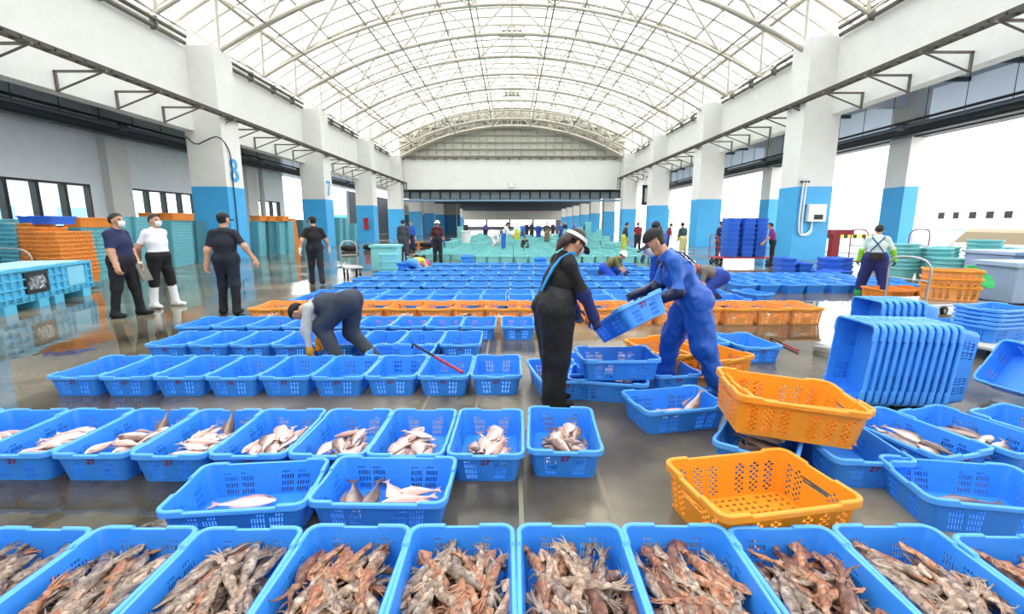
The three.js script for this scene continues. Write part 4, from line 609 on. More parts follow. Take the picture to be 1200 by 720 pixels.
/* pose angles in degrees: 0 hangs down, + forward. yaw 0 faces the viewer, 90 the right, 180 away.
   wear: shirt, sleeve (share of the arm covered, 0..2), cuff (colour of an oversleeve from the elbow down), pants, bib (share of the torso covered by the trousers), boots, bootTop, glove */
function person(o) {
  const S = (o.h ?? 1.7) / 1.7, cell = o.cell ?? 0.016, w = o.wear, pose = o.pose ?? {}, fat = o.fat ?? 1;
  const lean = (pose.lean ?? 0) * D, side = V(1, 0, 0), up = V(0, Math.cos(lean), Math.sin(lean)), fwd = V(0, -Math.sin(lean), Math.cos(lean));
  const T = (x, y, z) => V(0, 0, 0).addScaledVector(side, x).addScaledVector(up, y).addScaledVector(fwd, z);     // torso frame from the pelvis
  const dir = (pitch, out, s) => V(s * Math.sin(out * D), -Math.cos(pitch * D) * Math.cos(out * D), Math.sin(pitch * D) * Math.cos(out * D));
  const prims = [], add = (a, b, ra, rb, zone, extra = {}) => prims.push({ a, b, ra, rb, zone, ...extra });
  const chest = T(0, 0.27, 0), top = T(0, 0.43, -0.005), neck = T(0, 0.49, 0.01);
  add(T(-0.075, 0, 0), T(0.075, 0, 0), 0.115 * fat, 0.115 * fat, 'hips', { cloth: 1 });
  add(T(0, 0.04, 0.01), chest, 0.118 * fat, 0.122 * fat, 'belly', { w: side, k: 1.22, cloth: 1 });
  add(chest, top, 0.12 * fat, 0.085, 'chest', { w: side, k: 1.3, cloth: 1 });
  add(T(-0.13, 0.43, -0.01), T(0.13, 0.43, -0.01), 0.06, 0.06, 'chest', { cloth: 1 });
  add(T(0, 0.43, 0), neck, 0.062, 0.052, 'neck');
  const hands = [], feet = [];
  for (const s of [-1, 1]) {
    const A = (s > 0 ? pose.armL : pose.armR) ?? [5, 8, 12, 4], Lg = (s > 0 ? pose.legL : pose.legR) ?? [0, 3, 0];
    const sh = T(s * 0.172, 0.415, -0.01), el = sh.clone().addScaledVector(dir(A[0], A[1], s), 0.27), fd = dir(A[2], A[3], s), wr = el.clone().addScaledVector(fd, 0.235);
    add(sh, el, 0.058, 0.05, 'upper', { cloth: 1, arm: s }); add(el, wr, w.cuff ? 0.056 : 0.044, w.cuff ? 0.045 : 0.031, 'fore', { cloth: w.sleeve > 1.2 || w.cuff ? 1 : 0, arm: s });
    const tip = wr.clone().addScaledVector(fd, 0.08); add(wr, wr.clone().addScaledVector(fd, 0.03), 0.03, 0.03, 'hand');
    hands.push({ s, wr, fd, curl: A[4] ?? 35 });
    const hip = T(s * 0.085, -0.01, 0), kn = hip.clone().addScaledVector(dir(Lg[0], Lg[1], s), 0.41), sd = dir(Lg[2], Lg[1] * 0.7, s), an = kn.clone().addScaledVector(sd, 0.40), lf = o.loose ?? 0.014;
    add(hip, kn, (0.088 + lf) * fat, 0.064 + lf, 'thigh', { cloth: 1 }); add(kn, an, 0.062 + lf, 0.046 + lf, 'shin', { cloth: 1 });
    const heel = an.clone().add(V(0, -0.045, -0.03)), toe = an.clone().add(V(s * 0.02, -0.05, 0.15)); if (pose.kneel) { heel.copy(an).add(V(0, -0.02, -0.02)); toe.copy(an).add(V(0, -0.06, 0.1)); }
    add(heel, toe, 0.046, 0.036, 'foot', { w: V(1, 0, 0), k: 1.15 }); add(an, heel, 0.05, 0.046, 'foot'); feet.push(Math.min(heel.y - 0.046, toe.y - 0.036), pose.kneel ? kn.y - 0.07 : 9);
  }
  const lift = -Math.min(...feet), skin = L3(o.skin ?? SKIN);
  const C = {}; for (const k of ['shirt', 'pants', 'boots', 'glove', 'cuff', 'trim', 'foreCover']) if (w[k] !== undefined) C[k] = L3(w[k]);
  const colourOf = (p, t) => {
    switch (p.zone) {
      case 'hips': case 'thigh': return C.pants;
      case 'belly': return (w.bib ?? 0.12) > t * 0.6 ? C.pants : C.shirt;
      case 'chest': return (w.bib ?? 0) > 0.6 + t * 0.4 ? C.pants : C.shirt;
      case 'neck': return t < 0.35 ? C.shirt : skin;
      case 'upper': return (w.sleeve ?? 0.7) > t ? C.shirt : skin;
      case 'fore': return C.cuff ?? ((w.sleeve ?? 0.7) - 1 > t ? C.shirt : C.glove && t > 0.75 ? C.glove : skin);
      case 'hand': return C.glove ?? skin;
      case 'shin': return t > 1 - (w.bootTop ?? 0.6) ? C.boots : C.pants;
      default: return C.boots;
    }
  };
  const parts = [surfaceNet(prims, cell, 0.045, colourOf, o.wrinkle ?? 0.012)];
  // hands
  for (const { s, wr, fd, curl } of hands) {
    const n = V(-s, 0, 0).addScaledVector(fd, fd.x * s).normalize(), across = V().crossVectors(fd, n).normalize(), hp = [], P = (f, a, q) => wr.clone().addScaledVector(fd, f).addScaledVector(across, a).addScaledVector(n, q);
    hp.push({ a: P(-0.01, 0, 0), b: P(0.075, 0, 0), ra: 0.027, rb: 0.03, w: across, k: 1.35, zone: 'hand' });
    [[-0.03, 0.062], [-0.01, 0.072], [0.01, 0.068], [0.029, 0.052]].forEach(([a, l]) => { const c = curl * D, k0 = P(0.085, a, 0), d1 = fd.clone().multiplyScalar(Math.cos(c)).addScaledVector(n, Math.sin(c)), k1 = k0.clone().addScaledVector(d1, l * 0.55), d2 = fd.clone().multiplyScalar(Math.cos(2.1 * c)).addScaledVector(n, Math.sin(2.1 * c)), k2 = k1.clone().addScaledVector(d2, l * 0.5); hp.push({ a: k0, b: k1, ra: 0.0098, rb: 0.009, zone: 'hand' }, { a: k1, b: k2, ra: 0.009, rb: 0.0078, zone: 'hand' }); });
    const t0 = P(0.018, -0.028, 0.006), t1 = P(0.052, -0.058, 0.018), t2 = P(0.082, -0.062, 0.03); hp.push({ a: t0, b: t1, ra: 0.013, rb: 0.0105, zone: 'hand' }, { a: t1, b: t2, ra: 0.0105, rb: 0.0085, zone: 'hand' });
    parts.push(surfaceNet(hp, Math.max(0.0045, cell * 0.32), 0.006, colourOf));
  }
  // head
  const hy = (pose.headYaw ?? 0) * D, hpch = (pose.headPitch ?? 0) * D, hm = new THREE.Matrix4().makeRotationFromEuler(new THREE.Euler(lean * (pose.headFollow ?? 0.6) + hpch, hy, 0, 'YXZ'));
  const hc = neck.clone().addScaledVector(up, 0.075).add(V(0, 0.05, 0.02).applyMatrix4(hm)); hm.setPosition(hc);
  const Hd = (x, y, z) => V(x, y, z).applyMatrix4(hm), hx = V(1, 0, 0).transformDirection(hm), hair = L3(o.hair ?? HAIR);
  const headPrims = [
    { a: Hd(0, 0.035, -0.018), b: Hd(0, 0.03, 0.012), ra: 0.082, rb: 0.078, zone: 'skull', w: hx, k: 0.92 }, { a: Hd(0, 0, 0.02), b: Hd(0, -0.065, 0.042), ra: 0.066, rb: 0.038, zone: 'face' }, { a: Hd(0, -0.03, -0.01), b: neck, ra: 0.052, rb: 0.055, zone: 'neckskin' },
    { a: Hd(0, 0.012, 0.088), b: Hd(0, -0.02, 0.104), ra: 0.008, rb: 0.014, zone: 'face', s: 0.012 }, { a: Hd(-0.022, -0.052, 0.078), b: Hd(0.022, -0.052, 0.078), ra: 0.009, rb: 0.009, zone: 'lips', s: 0.006 },
    ...[-1, 1].flatMap((s) => [{ a: Hd(s * 0.032, 0.014, 0.078), b: Hd(s * 0.036, 0.014, 0.077), ra: 0.0085, rb: 0.0085, zone: 'eye', s: 0.004, bias: 0.001 }, { a: Hd(s * 0.076, 0.012, -0.006), b: Hd(s * 0.08, -0.02, -0.002), ra: 0.014, rb: 0.011, zone: 'face', s: 0.008 }, { a: Hd(s * 0.02, 0.034, 0.083), b: Hd(s * 0.046, 0.036, 0.075), ra: 0.005, rb: 0.004, zone: 'brow', s: 0.006 }]),
  ];
  const inv = hm.clone().invert(), q = V();
  parts.push(surfaceNet(headPrims, o.headCell ?? Math.max(0.005, cell * 0.42), 0.02, (p, t, x, y, z) => { q.set(x, y, z).applyMatrix4(inv); if (p.zone === 'eye') return L3(0x201814); if (p.zone === 'lips') return L3(0xa8685c); if (p.zone === 'brow') return L3(0x3a2a22); return !o.bald && (q.y > 0.088 - Math.max(0, -q.z) * 0.3 || (q.z < -0.02 && q.y > -0.045)) && p.zone !== 'neckskin' ? hair : skin; }));
  const root = new THREE.Group(); root.name = numbered('person'); scene.add(root); root.position.copy(o.at); root.rotation.y = (o.yaw ?? 0) * D + (o.face !== undefined ? o.face * D + Math.atan2(-o.at.x, -o.at.z) : 0);
  const inner = (g) => g.translate(0, lift, 0).scale(S, S, S);
  const body = put('body', inner(mergeGeometries(parts)), o.oil ? M.oilskin : M.skinMesh, root);
  const hg = (name, g, hex, rough = 0.7) => put(name, inner(g.applyMatrix4(hm)), std(hex, rough, { side: THREE.DoubleSide }), root);
  const dome = (rx, ry, rz, cut) => new THREE.SphereGeometry(1, 20, 12, 0, Math.PI * 2, 0, cut).scale(rx, ry, rz);
  const near = cell < 0.03;
  if (o.hairStyle === 'long') hg('hair', join([dome(0.088, 0.1, 0.103, 1.75).translate(0, 0.03, -0.005), sweepG([V(0, 0.03, -0.07), V(0, -0.06, -0.1), V(0, -0.16, -0.11), V(0, -0.25, -0.1)], [0.07, 0.075, 0.05, 0.02], 8, 0.6)]), o.hair ?? HAIR, 0.6);
  else if (!o.bald && !o.cap && near) hg('hair', dome(0.086, 0.095, 0.106, 1.62).rotateX(-0.62).translate(0, 0.032, -0.008), o.hair ?? HAIR, 0.7);
  if (o.cap !== undefined) {
    const g = [dome(0.091, 0.1, 0.106, 1.42).translate(0, 0.045, -0.004)];
    if (!o.bucket) { const b = new THREE.CylinderGeometry(0.085, 0.085, 0.008, 20, 1, false, -1.15, 2.3).scale(1, 1, 1.15).translate(0, 0, 0.085).rotateX(0.18).translate(0, 0.048, 0); g.push(b); } else g.push(new THREE.CylinderGeometry(0.098, 0.13, 0.045, 24, 1, true).translate(0, 0.045, 0));
    hg('cap', join(g), o.cap, 0.75);
  }
  if (o.visor !== undefined) { hg('visor_band', new THREE.CylinderGeometry(0.099, 0.101, 0.032, 24, 1, true).scale(0.93, 1, 1.06).translate(0, 0.055, -0.002), o.visor, 0.6); hg('visor_brim', new THREE.CylinderGeometry(0.1, 0.1, 0.01, 20, 1, false, -1.2, 2.4).scale(1, 1, 1.15).translate(0, 0, 0.07).rotateX(0.3).translate(0, 0.045, 0.0), 0x17171a, 0.5); }
  if (o.mask !== undefined) hg('mask', join([new THREE.SphereGeometry(1, 16, 10, Math.PI * 0.12, Math.PI * 0.76, Math.PI * 0.36, Math.PI * 0.42).scale(0.066, 0.078, 0.08).translate(0, -0.028, 0.042)]), o.mask, 0.8);
  const TP = (x, y, z) => T(x, y, z);
  for (const st of o.straps ?? []) put(st.name ?? 'strap', inner(sweepG(st.p.map((a) => TP(...a)), st.p.map(() => st.r ?? 0.022), 6, 0.35, null, st.up ? TP(...st.up) : fwd)), std(st.c, 0.6), root);
  for (const pl of o.plates ?? []) put(pl.name, inner(pl.g(TP, up, fwd)), std(pl.c, pl.rough ?? 0.6, { side: THREE.DoubleSide }), root);
  for (const k of body ? [0] : []) void k;
  return tag(root, o.label, 'person', o.group);
}
// an apron: a curved sheet with thickness from y1 down to y0 in the pelvis frame, half round the front (turn 0) of the body
function apron(y0, y1, r0, r1, half, turn = 0, z0 = 0) { return () => { const n = 18, m = 8, pos = [], idx = []; for (const d of [0, 0.008]) for (let j = 0; j <= m; j++) for (let i = 0; i <= n; i++) { const a = turn + lerp(-half, half, i / n), y = lerp(y0, y1, j / m), r = lerp(r0, r1, j / m) + d + 0.012 * Math.sin(i * 1.9 + j * 0.4) * (1 - j / m); pos.push(Math.sin(a) * r * 1.15, y, Math.cos(a) * r + z0); } const w = n + 1, q = w * (m + 1); for (let j = 0; j < m; j++) for (let i = 0; i < n; i++) { const a = j * w + i; idx.push(a, a + w, a + 1, a + 1, a + w, a + w + 1, q + a, q + a + 1, q + a + w, q + a + 1, q + a + w + 1, q + a + w); } const g = new THREE.BufferGeometry(); g.setAttribute('position', new THREE.Float32BufferAttribute(pos, 3)); g.setIndex(idx); g.computeVertexNormals(); return g; }; }
const NAVY = 0x16204a, DARKNAVY = 0x131a2c, BLACK = 0x0f0f12, OIL = 0x1452b0, MASK = 0xeff1f0;
// the three watching men and the walker
person({ at: at(152, 371), face: 52, h: 1.74, fat: 1.22, bald: false, hair: 0x2a2422, mask: MASK, label: 'man in navy polo and black boots standing with a clipboard', wear: { shirt: NAVY, sleeve: 0.85, pants: 0x14161f, boots: 0x0d0e12, bootTop: 0.8 }, pose: { lean: -2, armL: [8, 10, 20, 2], armR: [10, 10, 18, 4], legL: [8, 5, 4], legR: [-6, 5, -8] } });
{ const b = thing('clipboard', 'grey clipboard held at the side by the man in navy', 'clipboard', at(152, 371).add(V(0.16, 0.72, -0.22))); put('board', new RoundedBoxGeometry(0.03, 0.32, 0.22, 1, 0.01).rotateZ(0.35), M.steel, b); put('clip', spanG(-0.02, 0.02, 0.14, 0.17, -0.05, 0.05).rotateZ(0.35), M.chrome, b); }
person({ at: at(194, 360), face: 42, h: 1.74, fat: 1.12, hair: 0x241e1c, mask: MASK, label: 'man in white polo with black trousers and white rubber boots', wear: { shirt: 0xe8eaf0, sleeve: 0.75, pants: 0x0d0d10, boots: 0xe4e6e6, bootTop: 0.72 }, pose: { lean: -2, armL: [-28, 12, -30, -22], armR: [-28, 12, -30, -22], legL: [6, 6, 4], legR: [-4, 6, -4] } });
person({ at: at(272, 368), face: 160, h: 1.74, fat: 1.12, cap: 0x14171f, label: 'man in dark navy workwear and cap walking away beside the crates', wear: { shirt: 0x141a28, sleeve: 0.8, pants: 0x151b2c, boots: 0x0c0e12, bootTop: 0.75 }, pose: { headYaw: -25, armL: [-12, 14, 2, 10], armR: [-18, 34, 15, 26], legL: [6, 3, -6], legR: [-8, 4, -12] } });
person({ at: at(372, 333), face: 182, h: 1.74, fat: 1.1, cap: 0x16171a, label: 'man in black T-shirt, dark jeans and cap walking away', wear: { shirt: 0x101012, sleeve: 0.75, pants: 0x161a26, boots: 0x14161c, bootTop: 0.15, glove: 0xd8d4cc }, pose: { headYaw: 30, armL: [-14, 24, 0, 12], armR: [12, 22, 26, 14], legL: [10, 2, -2], legR: [-10, 2, -22] } });
// the bending worker
person({ at: V(-1.72, 0, -4.82), yaw: -93, h: 1.53, cell: 0.013, fat: 1.08, loose: 0.03, headCell: 0.006, label: 'worker in dark grey bib overalls and white sleeves bending over the blue crates', hair: 0x0e0a09, wear: { shirt: 0xb9b7ae, sleeve: 1.75, pants: 0x2c3442, bib: 0.85, boots: 0x394048, bootTop: 0.85, glove: 0xc98a1c }, wrinkle: 0.02, pose: { lean: 99, headFollow: 0.75, headPitch: 26, armL: [6, 5, -8, 0, 55], armR: [20, 4, -4, -3, 55], legL: [46, 3, -24], legR: [6, 3, -42] }, straps: [{ name: 'suspender', c: 0x8a2430, r: 0.014, p: [[0.1, 0.36, -0.135], [0.09, 0.42, -0.12], [0.1, 0.46, -0.03], [0.1, 0.42, 0.1]] }, { name: 'suspender', c: 0x2b3340, r: 0.02, p: [[-0.1, 0.3, -0.14], [-0.1, 0.42, -0.12], [-0.1, 0.47, -0.03], [-0.1, 0.42, 0.1]] }] });
// the woman in black
person({ at: V(0.34, 0, -3.74), yaw: 104, h: 1.56, cell: 0.012, headCell: 0.005, fat: 1.16, loose: 0.058, hair: 0x2c1712, hairStyle: 'long', visor: 0xe9e6e2, mask: 0xd9d2d2, label: 'woman in black with a white visor and blue oversleeves, leaning over the crates', wrinkle: 0.018, wear: { shirt: 0x0c0c0e, sleeve: 1, cuff: 0x16255e, pants: 0x0a0b10, bib: 0.5, boots: 0x0b0b0e, bootTop: 0.6, glove: 0x2a3358 }, pose: { lean: 13, headFollow: 1, headPitch: 20, headYaw: 8, armL: [26, 8, 20, -4, 30], armR: [24, 6, 26, 0, 30], legL: [5, 0, 1], legR: [1, 0, -4] },
  straps: [{ name: 'apron_strap', c: 0x1a8fd0, r: 0.026, p: [[-0.03, 0.5, 0.07], [-0.075, 0.505, 0.0], [-0.11, 0.45, -0.085], [-0.12, 0.36, -0.135], [-0.1, 0.25, -0.16], [-0.06, 0.14, -0.168]] }],
  plates: [{ name: 'waist_band', c: 0x2b2d32, rough: 0.6, g: (TP, up, fwd) => apron(0.08, 0.2, 0.164, 0.16, 2.6, Math.PI, 0.01)().applyMatrix4(new THREE.Matrix4().makeBasis(V(1, 0, 0), up, fwd)) }] });
// the worker in blue oilskins
person({ at: V(1.62, 0, -4.1), yaw: -96, h: 1.66, cell: 0.012, headCell: 0.005, fat: 1.12, loose: 0.038, oil: true, cap: 0x111114, mask: 0xdcdcdc, label: 'worker in bright blue oilskins and black cap tipping a blue crate', wrinkle: 0.034, wear: { shirt: 0x1b5cb8, sleeve: 0.95, cuff: 0x141d44, pants: OIL, bib: 0.82, boots: 0x124ca4, bootTop: 0.5, glove: 0x1f2a4a }, pose: { lean: 33, headFollow: 0.55, headPitch: 14, armL: [-6, 12, 66, -12, 40], armR: [10, 12, 70, -14, 40], legL: [-10, 6, -24], legR: [20, 8, 6] },
  straps: [{ name: 'suspender', c: 0x0c1230, r: 0.02, p: [[0.1, 0.3, -0.15], [0.1, 0.43, -0.115], [0.1, 0.5, -0.02], [0.09, 0.42, 0.12]] }, { name: 'suspender', c: 0x0c1230, r: 0.02, p: [[-0.1, 0.3, -0.15], [-0.1, 0.43, -0.115], [-0.1, 0.5, -0.02], [-0.09, 0.42, 0.12]] }],
  });
// middle distance workers
person({ at: V(3.78, 0, -8.45), yaw: -84, h: 1.6, cell: 0.018, fat: 1.15, loose: 0.04, cap: 0xe6dfcf, bucket: true, label: 'crouching worker in grey shirt and blue overalls with a white hat', wear: { shirt: 0x6f6a66, sleeve: 0.9, pants: 0x16348e, bib: 0.4, boots: 0x14203c, bootTop: 0.6 }, pose: { lean: 70, headPitch: 10, armL: [15, 8, 5, 0], armR: [25, 8, 10, 0], legL: [60, 10, -48], legR: [50, 10, -52] }, straps: [{ name: 'scarf', c: 0xd0552a, r: 0.03, p: [[0.09, 0.46, 0.08], [0.1, 0.5, 0], [0, 0.52, -0.07], [-0.1, 0.5, 0], [-0.09, 0.46, 0.08]] }] });
person({ at: V(2.5, 0, -12.6), yaw: 70, h: 1.6, cell: 0.02, fat: 1.1, loose: 0.03, cap: 0xe4e2dc, bucket: true, label: 'kneeling worker in olive shirt, blue trousers and white cap', wear: { shirt: 0x6b6a3e, sleeve: 1.0, pants: 0x1b4fc0, bib: 0.2, boots: 0x153a8c, bootTop: 0.5, glove: 0x20386e }, pose: { lean: 55, kneel: true, armL: [30, 8, 45, 0], armR: [30, 8, 45, 0], legL: [80, 12, -80], legR: [50, 10, -88] } });
person({ at: V(3.02, 0, -9.6), yaw: -50, h: 1.62, cell: 0.02, cap: 0x1a2036, hairStyle: 'long', mask: MASK, label: 'worker in blue with a dark cap standing behind the worker in oilskins', wear: { shirt: 0x1c4fb4, sleeve: 1.6, pants: 0x1746a8, bib: 0.6, boots: 0x12203c, glove: 0x2a3358 }, pose: { lean: 12, headPitch: 10, armL: [20, 8, 30, 0], armR: [20, 8, 30, 0] } });
person({ at: at(1020, 348), face: 182, h: 1.56, cell: 0.016, fat: 1.12, loose: 0.05, hair: 0x1d1411, label: 'worker in pale shirt, lime oversleeves and navy bib trousers with crossed suspenders', wear: { shirt: 0xc2d8cf, sleeve: 1, cuff: 0x8fd03a, pants: 0x1a2464, bib: 0.18, boots: 0x2f9a58, bootTop: 0.12, glove: 0x2a5f78 }, pose: { lean: 8, armL: [-4, 22, 10, 8], armR: [4, 26, 14, 12], legL: [8, 12, 2], legR: [0, 12, -6] },
  straps: [{ name: 'suspender', c: 0x2c3a7a, r: 0.014, p: [[0.12, 0.12, -0.15], [0, 0.29, -0.165], [-0.11, 0.44, -0.1], [-0.12, 0.5, 0]] }, { name: 'suspender', c: 0x2c3a7a, r: 0.014, p: [[-0.12, 0.12, -0.15], [0, 0.29, -0.168], [0.11, 0.44, -0.1], [0.12, 0.5, 0]] }], plates: [{ name: 'waist_pouch', c: 0x1d1418, g: () => new RoundedBoxGeometry(0.26, 0.15, 0.07, 2, 0.02).translate(0, 0.04, -0.16) }] });
person({ at: V(9.4, 0, -16.9), yaw: -120, h: 1.6, cell: 0.024, hair: 0x14100f, label: 'worker in purple shirt beside the tall blue stacks', wear: { shirt: 0x7a2470, sleeve: 0.8, pants: 0x16171c, boots: 0x16171c }, pose: { lean: 10, armL: [20, 8, 40, 0], armR: [20, 8, 40, 0] } });
// far people
const FARG = 'workers far down the hall';
const farFolk = [
  [472, 18.6, 180, 1.72, 'man in grey coveralls walking away near the far left column', { shirt: 0x41454e, sleeve: 1.8, pants: 0x3c414a, boots: 0x16181c, bib: 0.9 }, {}, {}],
  [481, 24, 0, 1.7, 'person in bright blue behind the man in grey coveralls', { shirt: 0x2450b0, sleeve: 1.8, pants: 0x1d2c58, boots: 0x14161c }, {}, {}],
  [512, 18.4, 175, 1.68, 'worker in white cap, red and black vest and dark trousers', { shirt: 0x4a1c20, sleeve: 1.1, pants: 0x1c1d26, boots: 0x14161c, glove: 0x2a50b4, bib: 0.3 }, { armL: [0, 14, 8, 6], armR: [0, 14, 8, 6] }, { cap: 0xe8e8e6, bucket: true }],
  [480, 14.2, 150, 1.55, 'worker in yellow shirt and pale blue overalls bending down', { shirt: 0xd8d24e, sleeve: 1.6, pants: 0x4f8fd0, bib: 0.4, boots: 0x3c78b8 }, { lean: 80, kneel: true, armL: [20, 8, 0, 0], armR: [20, 8, 0, 0], legL: [70, 10, -75], legR: [55, 10, -85] }, {}],
  [497, 15.6, -60, 1.55, 'worker in black top and bright pink trousers crouching', { shirt: 0x241c20, sleeve: 1.5, pants: 0xd24a94, boots: 0xc85a98, bib: 0.2 }, { lean: 55, kneel: true, armL: [30, 8, 20, 0], armR: [30, 8, 20, 0], legL: [95, 14, -70], legR: [80, 14, -80] }, {}],
  [590, 24, 80, 1.68, 'worker in white shirt and bright blue trousers among the teal crates', { shirt: 0xdfe0e0, sleeve: 1.7, pants: 0x1f66c8, bib: 0.3, boots: 0x1f5fb8 }, { lean: 20, armL: [35, 8, 50, 0], armR: [35, 8, 50, 0] }, { hairStyle: 'long' }],
  [577, 27, 70, 1.6, 'worker in white bending over the teal crates', { shirt: 0xe2e2e0, sleeve: 1.6, pants: 0xd8dadb, boots: 0xd0d2d2 }, { lean: 65, armL: [20, 8, 10, 0], armR: [20, 8, 10, 0], legL: [40, 8, -30], legR: [30, 8, -30] }, {}],
  [615, 25.5, 0, 1.5, 'worker in brown grey crouching among the teal crates', { shirt: 0x4a4440, sleeve: 1.6, pants: 0x2f2d30, boots: 0x222226 }, { lean: 30, kneel: true, legL: [80, 10, -70], legR: [70, 10, -80] }, {}],
  [606, 33, 10, 1.65, 'worker in white shirt and yellow trousers far down the hall', { shirt: 0xd6d8d4, sleeve: 1.5, pants: 0xc8d040, bib: 0.4, boots: 0xb8c040 }, {}, {}],
  [631, 37, 0, 1.65, 'worker in royal blue overalls far down the hall', { shirt: 0x2a4ca8, sleeve: 1.5, pants: 0x2446b0, bib: 0.6, boots: 0x182858 }, { lean: 20 }, {}],
  [641, 33, 20, 1.68, 'worker in tan apron far down the hall', { shirt: 0x3a3a3c, sleeve: 1.5, pants: 0x7a6a50, bib: 0.5, boots: 0x2c2a28 }, {}, {}],
  [617, 44, 0, 1.7, 'dark dressed person in the far crowd', { shirt: 0x20222e, sleeve: 1.7, pants: 0x20222a, boots: 0x17181c }, {}, {}, 1], [623, 45, 30, 1.72, 'dark dressed person in the far crowd', { shirt: 0x1d2030, sleeve: 1.7, pants: 0x20222a, boots: 0x17181c }, {}, {}, 1], [662, 46, -20, 1.72, 'dark dressed person in the far crowd', { shirt: 0x242630, sleeve: 1.7, pants: 0x20222a, boots: 0x17181c }, {}, {}, 1], [687, 42, 10, 1.7, 'dark dressed person in the far crowd', { shirt: 0x26282e, sleeve: 1.7, pants: 0x24262c, boots: 0x17181c }, {}, {}, 1], [648, 50, 0, 1.7, 'dark dressed person in the far crowd', { shirt: 0x2a2830, sleeve: 1.7, pants: 0x24262c, boots: 0x17181c }, {}, {}, 1],
  [674, 40, 0, 1.62, 'person in blue jacket in the far crowd', { shirt: 0x2c58b8, sleeve: 1.7, pants: 0x22408c, boots: 0x17181c }, {}, {}, 2], [657, 41, 40, 1.62, 'person in blue jacket in the far crowd', { shirt: 0x2a52a8, sleeve: 1.7, pants: 0x22408c, boots: 0x17181c }, {}, {}, 2], [612, 39, 0, 1.6, 'person in blue jacket in the far crowd', { shirt: 0x3468b8, sleeve: 1.7, pants: 0x2a58a0, boots: 0x17181c }, {}, {}, 2],
  [569, 42, 0, 1.65, 'person in purple jacket far down the hall', { shirt: 0x5a3288, sleeve: 1.7, pants: 0x2a2438, boots: 0x17181c }, {}, { cap: 0xd8d8d8, bucket: true }],
  [546, 46, 0, 1.7, 'dark dressed person by the far left columns', { shirt: 0x262830, sleeve: 1.7, pants: 0x24262c, boots: 0x17181c }, {}, {}],
  [732, 22, 90, 1.62, 'worker in dark top and yellow trousers beyond the blue worker', { shirt: 0x2a2c30, sleeve: 1.5, pants: 0xc8c83c, bib: 0.3, boots: 0xd0d0c8 }, { lean: 10 }, {}],
  [802, 20.5, 200, 1.62, 'worker in dark teal top and pale yellow trousers by the right columns', { shirt: 0x2f4a4a, sleeve: 1.3, pants: 0xc9c48a, bib: 0.2, boots: 0xcfd0c8 }, { lean: 8, armR: [25, 20, 40, 10] }, {}],
  [748, 26, 180, 1.62, 'worker in a red vest standing by the right columns', { shirt: 0x8c2430, sleeve: 0.8, pants: 0x2a2c34, boots: 0x1a1c20 }, {}, { cap: 0xa02838 }], [783, 25, 90, 1.6, 'worker in maroon top by the blue column bases', { shirt: 0x7a2a3a, sleeve: 1.2, pants: 0x2c3a5a, boots: 0x1a1c20 }, { lean: 15 }, {}],
  [846, 19, 200, 1.66, 'dark figure half hidden by the tall blue stacks', { shirt: 0x2a3050, sleeve: 1.6, pants: 0x262a38, boots: 0x1a1c20 }, {}, {}],
];
for (const [px, Z, yaw, h, label, wear, pose, more, grp] of farFolk) person({ at: P3(atZ(px, 262, Z).x, Z), yaw, h, cell: Z > 30 ? 0.034 : 0.026, headCell: 0.012, loose: 0.025, label, wear, pose, group: grp ? FARG + (grp > 1 ? ' in blue' : ' in dark clothes') : undefined, ...more });
